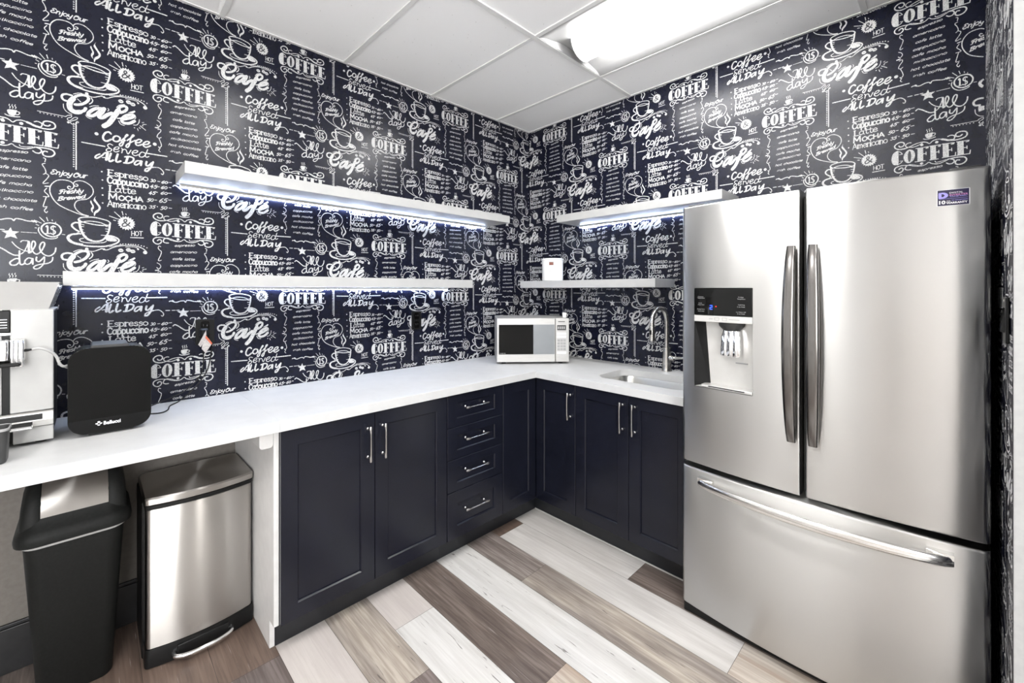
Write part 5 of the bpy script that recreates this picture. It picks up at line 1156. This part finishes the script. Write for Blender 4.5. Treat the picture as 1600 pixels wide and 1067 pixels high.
b = nb(); tube(b, smooth_path([(.012, oy + .026, oz - .06), (.012, oy + .020, oz - .12), (.014, oy + .002, oz - .19), (.02, oy - .05, oz - .26), (.04, oy - .10, oz - .297), (.10, oy - .14, oz - .300), (.17, oy - .155, oz - .3003), (.205, oy - .18, oz - .3003), (.19, oy - .22, oz - .3003), (.15, oy - .245, oz - .3003)], 8), .0025, 10); obj('cable', b, 'black', t)
t = thing('warning_tag', 'white and orange folded paper tag hanging from the power cord', 'tag', (.05, oy + .01, oz - .06))
b = nb(); cY = lambda px: oy + (px - 22.0) * .00145
def tagp(pts, x, mi):
    va = [b.verts.new((x, y, z)) for y, z in pts]; vb = [b.verts.new((x + .0006, y, z)) for y, z in pts]; n = len(pts)
    fs = [b.faces.new(va[::-1]), b.faces.new(vb)] + [b.faces.new((va[i], va[(i + 1) % n], vb[(i + 1) % n], vb[i])) for i in range(n)]
    for f in fs: f.material_index = mi
def tz(u, v): return (oy - .037 + (u - 195) / 13.34 * .00186, oz + .064 - (v - 240) / 13.34 * .00316)
tagp([tz(*q) for q in ((440, 460), (445, 540), (420, 640), (330, 740), (290, 785), (225, 735))], .048, 0)
tagp([tz(*q) for q in ((430, 560), (605, 720), (420, 905), (310, 815), (350, 690))], .052, 0)
tagp([tz(*q) for q in ((430, 562), (605, 720), (580, 750), (412, 612))], .0529, 1)
obj('paper', b, ['tag', 'orange'], t, smooth=False)
t = thing('light_switch', 'black light switch plate near the free edge of the partition wall', 'switch', (XR, -.90, 1.33))
b = nb(); prism(b, rrect(-.940, -.866, 1.270, 1.390, .005), 0, XR - .008, XR - .0012); sw = obj('cover_plate', b, 'black', t, bevel=.002)
b = nb(); rings(b, [[(XR - .0082, y, z) for y, z in ((-.920, 1.298), (-.886, 1.298), (-.886, 1.362), (-.920, 1.362))], [(x, y, z) for x, y, z in ((XR - .016, -.919, 1.300), (XR - .016, -.887, 1.300), (XR - .010, -.887, 1.360), (XR - .010, -.919, 1.360))]]); obj('rocker', b, 'gloss', t)
b = nb(); lathe(b, [(.003, 0), (.003, .0012)], (0, 0, 0), 10)
for v in b.verts: v.co = Vector((XR - .0081 - v.co.z, -.903 + v.co.x, 1.380 + v.co.y))
obj('screw', b, 'silver', t)

# ------------------------------------------------------------------ trash bins under the straight counter
def step_bin():
    y0, y1, x0, x1 = -2.488, -2.136, .055, .362
    t = thing('trash_bin', 'brushed steel step bin with a foot pedal, beside the white end panel', 'trash bin', (.2, (y0 + y1) / 2, 0))
    def sec(i, bow=.022, r=.018):
        # rectangle with a bowed front
        f = [(x1 - i + bow * (1 - (2 * k / 16 - 1) ** 2) - bow * .35, y0 + i + r + (y1 - y0 - 2 * i - 2 * r) * k / 16) for k in range(17)]
        rc = [(x1 - i - bow * .35 - r + r * cos(a), y1 - i - r + r * sin(a)) for a in [pi / 2 * k / 6 for k in range(1, 7)]]
        lc = [(x1 - i - bow * .35 - r + r * cos(a), y0 + i + r + r * sin(a)) for a in [-pi / 2 + pi / 2 * k / 6 for k in range(6)]]
        return lc + f + rc + [(x0 + i + .03, y1 - i), (x0 + i + .009, y1 - i - .009), (x0 + i, y1 - i - .03), (x0 + i, y0 + i + .03), (x0 + i + .009, y0 + i + .009), (x0 + i + .03, y0 + i)]
    def stack(levels): 
        b = nb(); rings(b, [[(x, y, z) for x, y in sec(i)] for i, z in levels]); return b
    obj('body', stack([(.004, .072), (.002, .073), (.002, .588), (.004, .590)]), 'bin_steel', t, ang=50)
    b = nb(); prism(b, rrect(y0 - .007, y1 + .004, .004, .604, .01, 4), 0, x0 - .004, x1 - .075); obj('back_shell', b, 'black', t, bevel=.003)
    obj('base', stack([(.006, .0005), (-.003, .006), (-.004, .050), (-.001, .0715)]), 'black', t)
    obj('band', stack([(.004, .5905), (-.002, .592), (-.002, .606), (.004, .6075)]), 'black', t)
    obj('lid', stack([(-.001, .608), (-.004, .611), (-.004, .630), (.000, .636), (.020, .640), (.06, .642)]), 'bin_steel', t, ang=30)
    b = nb(); yc = (y0 + y1) / 2
    tube(b, smooth_path([(x1 - .02, yc - .095, .030), (x1 + .028, yc - .090, .029), (x1 + .046, yc - .05, .028), (x1 + .050, yc, .028), (x1 + .046, yc + .05, .028), (x1 + .028, yc + .090, .029), (x1 - .02, yc + .095, .030)], 6), .0085, 12); obj('pedal', b, 'chrome', t)
    b = nb(); box(b, x1 - .004, x1 + .020, yc - .085, yc + .085, .008, .060); obj('pedal_recess', b, 'black', t, bevel=.003)
    b = nb(); box(b, x0 - .012, x0 + .003, y0 + .08, y1 - .08, .57, .62); obj('hinge', b, 'black', t)
step_bin()
def swing_bin():
    yc, xc = -2.672, .190
    t = thing('trash_bin', 'black plastic bin with a grey swing flap, left of the steel bin', 'trash bin', (xc, yc, 0))
    def sec(hx, hy, r, z): return [(x, y, z) for x, y in rrect(xc - hx, xc + hx, yc - hy, yc + hy, r, 8)]
    b = nb(); rings(b, [sec(.082, .092, .03, .0008), sec(.086, .096, .034, .006), sec(.118, .126, .045, .52), sec(.120, .128, .045, .548)]); obj('body', b, 'bin_black', t)
    b = nb(); rings(b, [sec(.125, .133, .05, .5485), sec(.126, .134, .05, .556)]); obj('bag_edge', b, 'white_gloss', t); t.children[-1]['label'] = 'white edge of the liner'
    b = nb(); rings(b, [sec(.128, .138, .055, .5562), sec(.137, .148, .060, .560), sec(.139, .150, .062, .575), sec(.136, .147, .060, .592), sec(.126, .138, .055, .606), sec(.112, .130, .05, .622), sec(.104, .126, .045, .640), sec(.090, .116, .035, .646)]); lid = obj('lid', b, 'bin_black', t)
    # two broad uprights that carry the flap
    def side(k): return [(-.108 * k, .600), (-.106 * k, .640), (-.092 * k, .690), (-.064 * k, .732), (-.034 * k, .748), (.034 * k, .748), (.064 * k, .732), (.092 * k, .690), (.106 * k, .640), (.108 * k, .600)]
    for sg in (-1, 1):
        b = nb(); rings(b, [[(xc + u, yc + sg * y, z - dz * max(0, (z - .60) / .148)) for u, z in side(k)] for y, k, dz in ((.084, .97, .004), (.088, 1.0, 0), (.112, .98, .004), (.128, .93, .03), (.134, .86, .075))]); obj('upright', b, 'bin_black', lid, ang=60)
    b = nb()
    pr = [(xc + .106, .626), (xc + .101, .655), (xc + .086, .695), (xc + .060, .727), (xc + .030, .741), (xc - .030, .741), (xc - .060, .727), (xc - .086, .695), (xc - .101, .655), (xc - .106, .626), (xc - .098, .626), (xc - .07, .70), (xc, .728), (xc + .07, .70), (xc + .098, .626)]
    rings(b, [[(x, y, z) for x, z in pr] for y in (yc - .0845, yc + .0845)]); f = obj('swing_flap', b, 'bin_steel', t); f['label'] = 'grey metallic flap'
swing_bin()
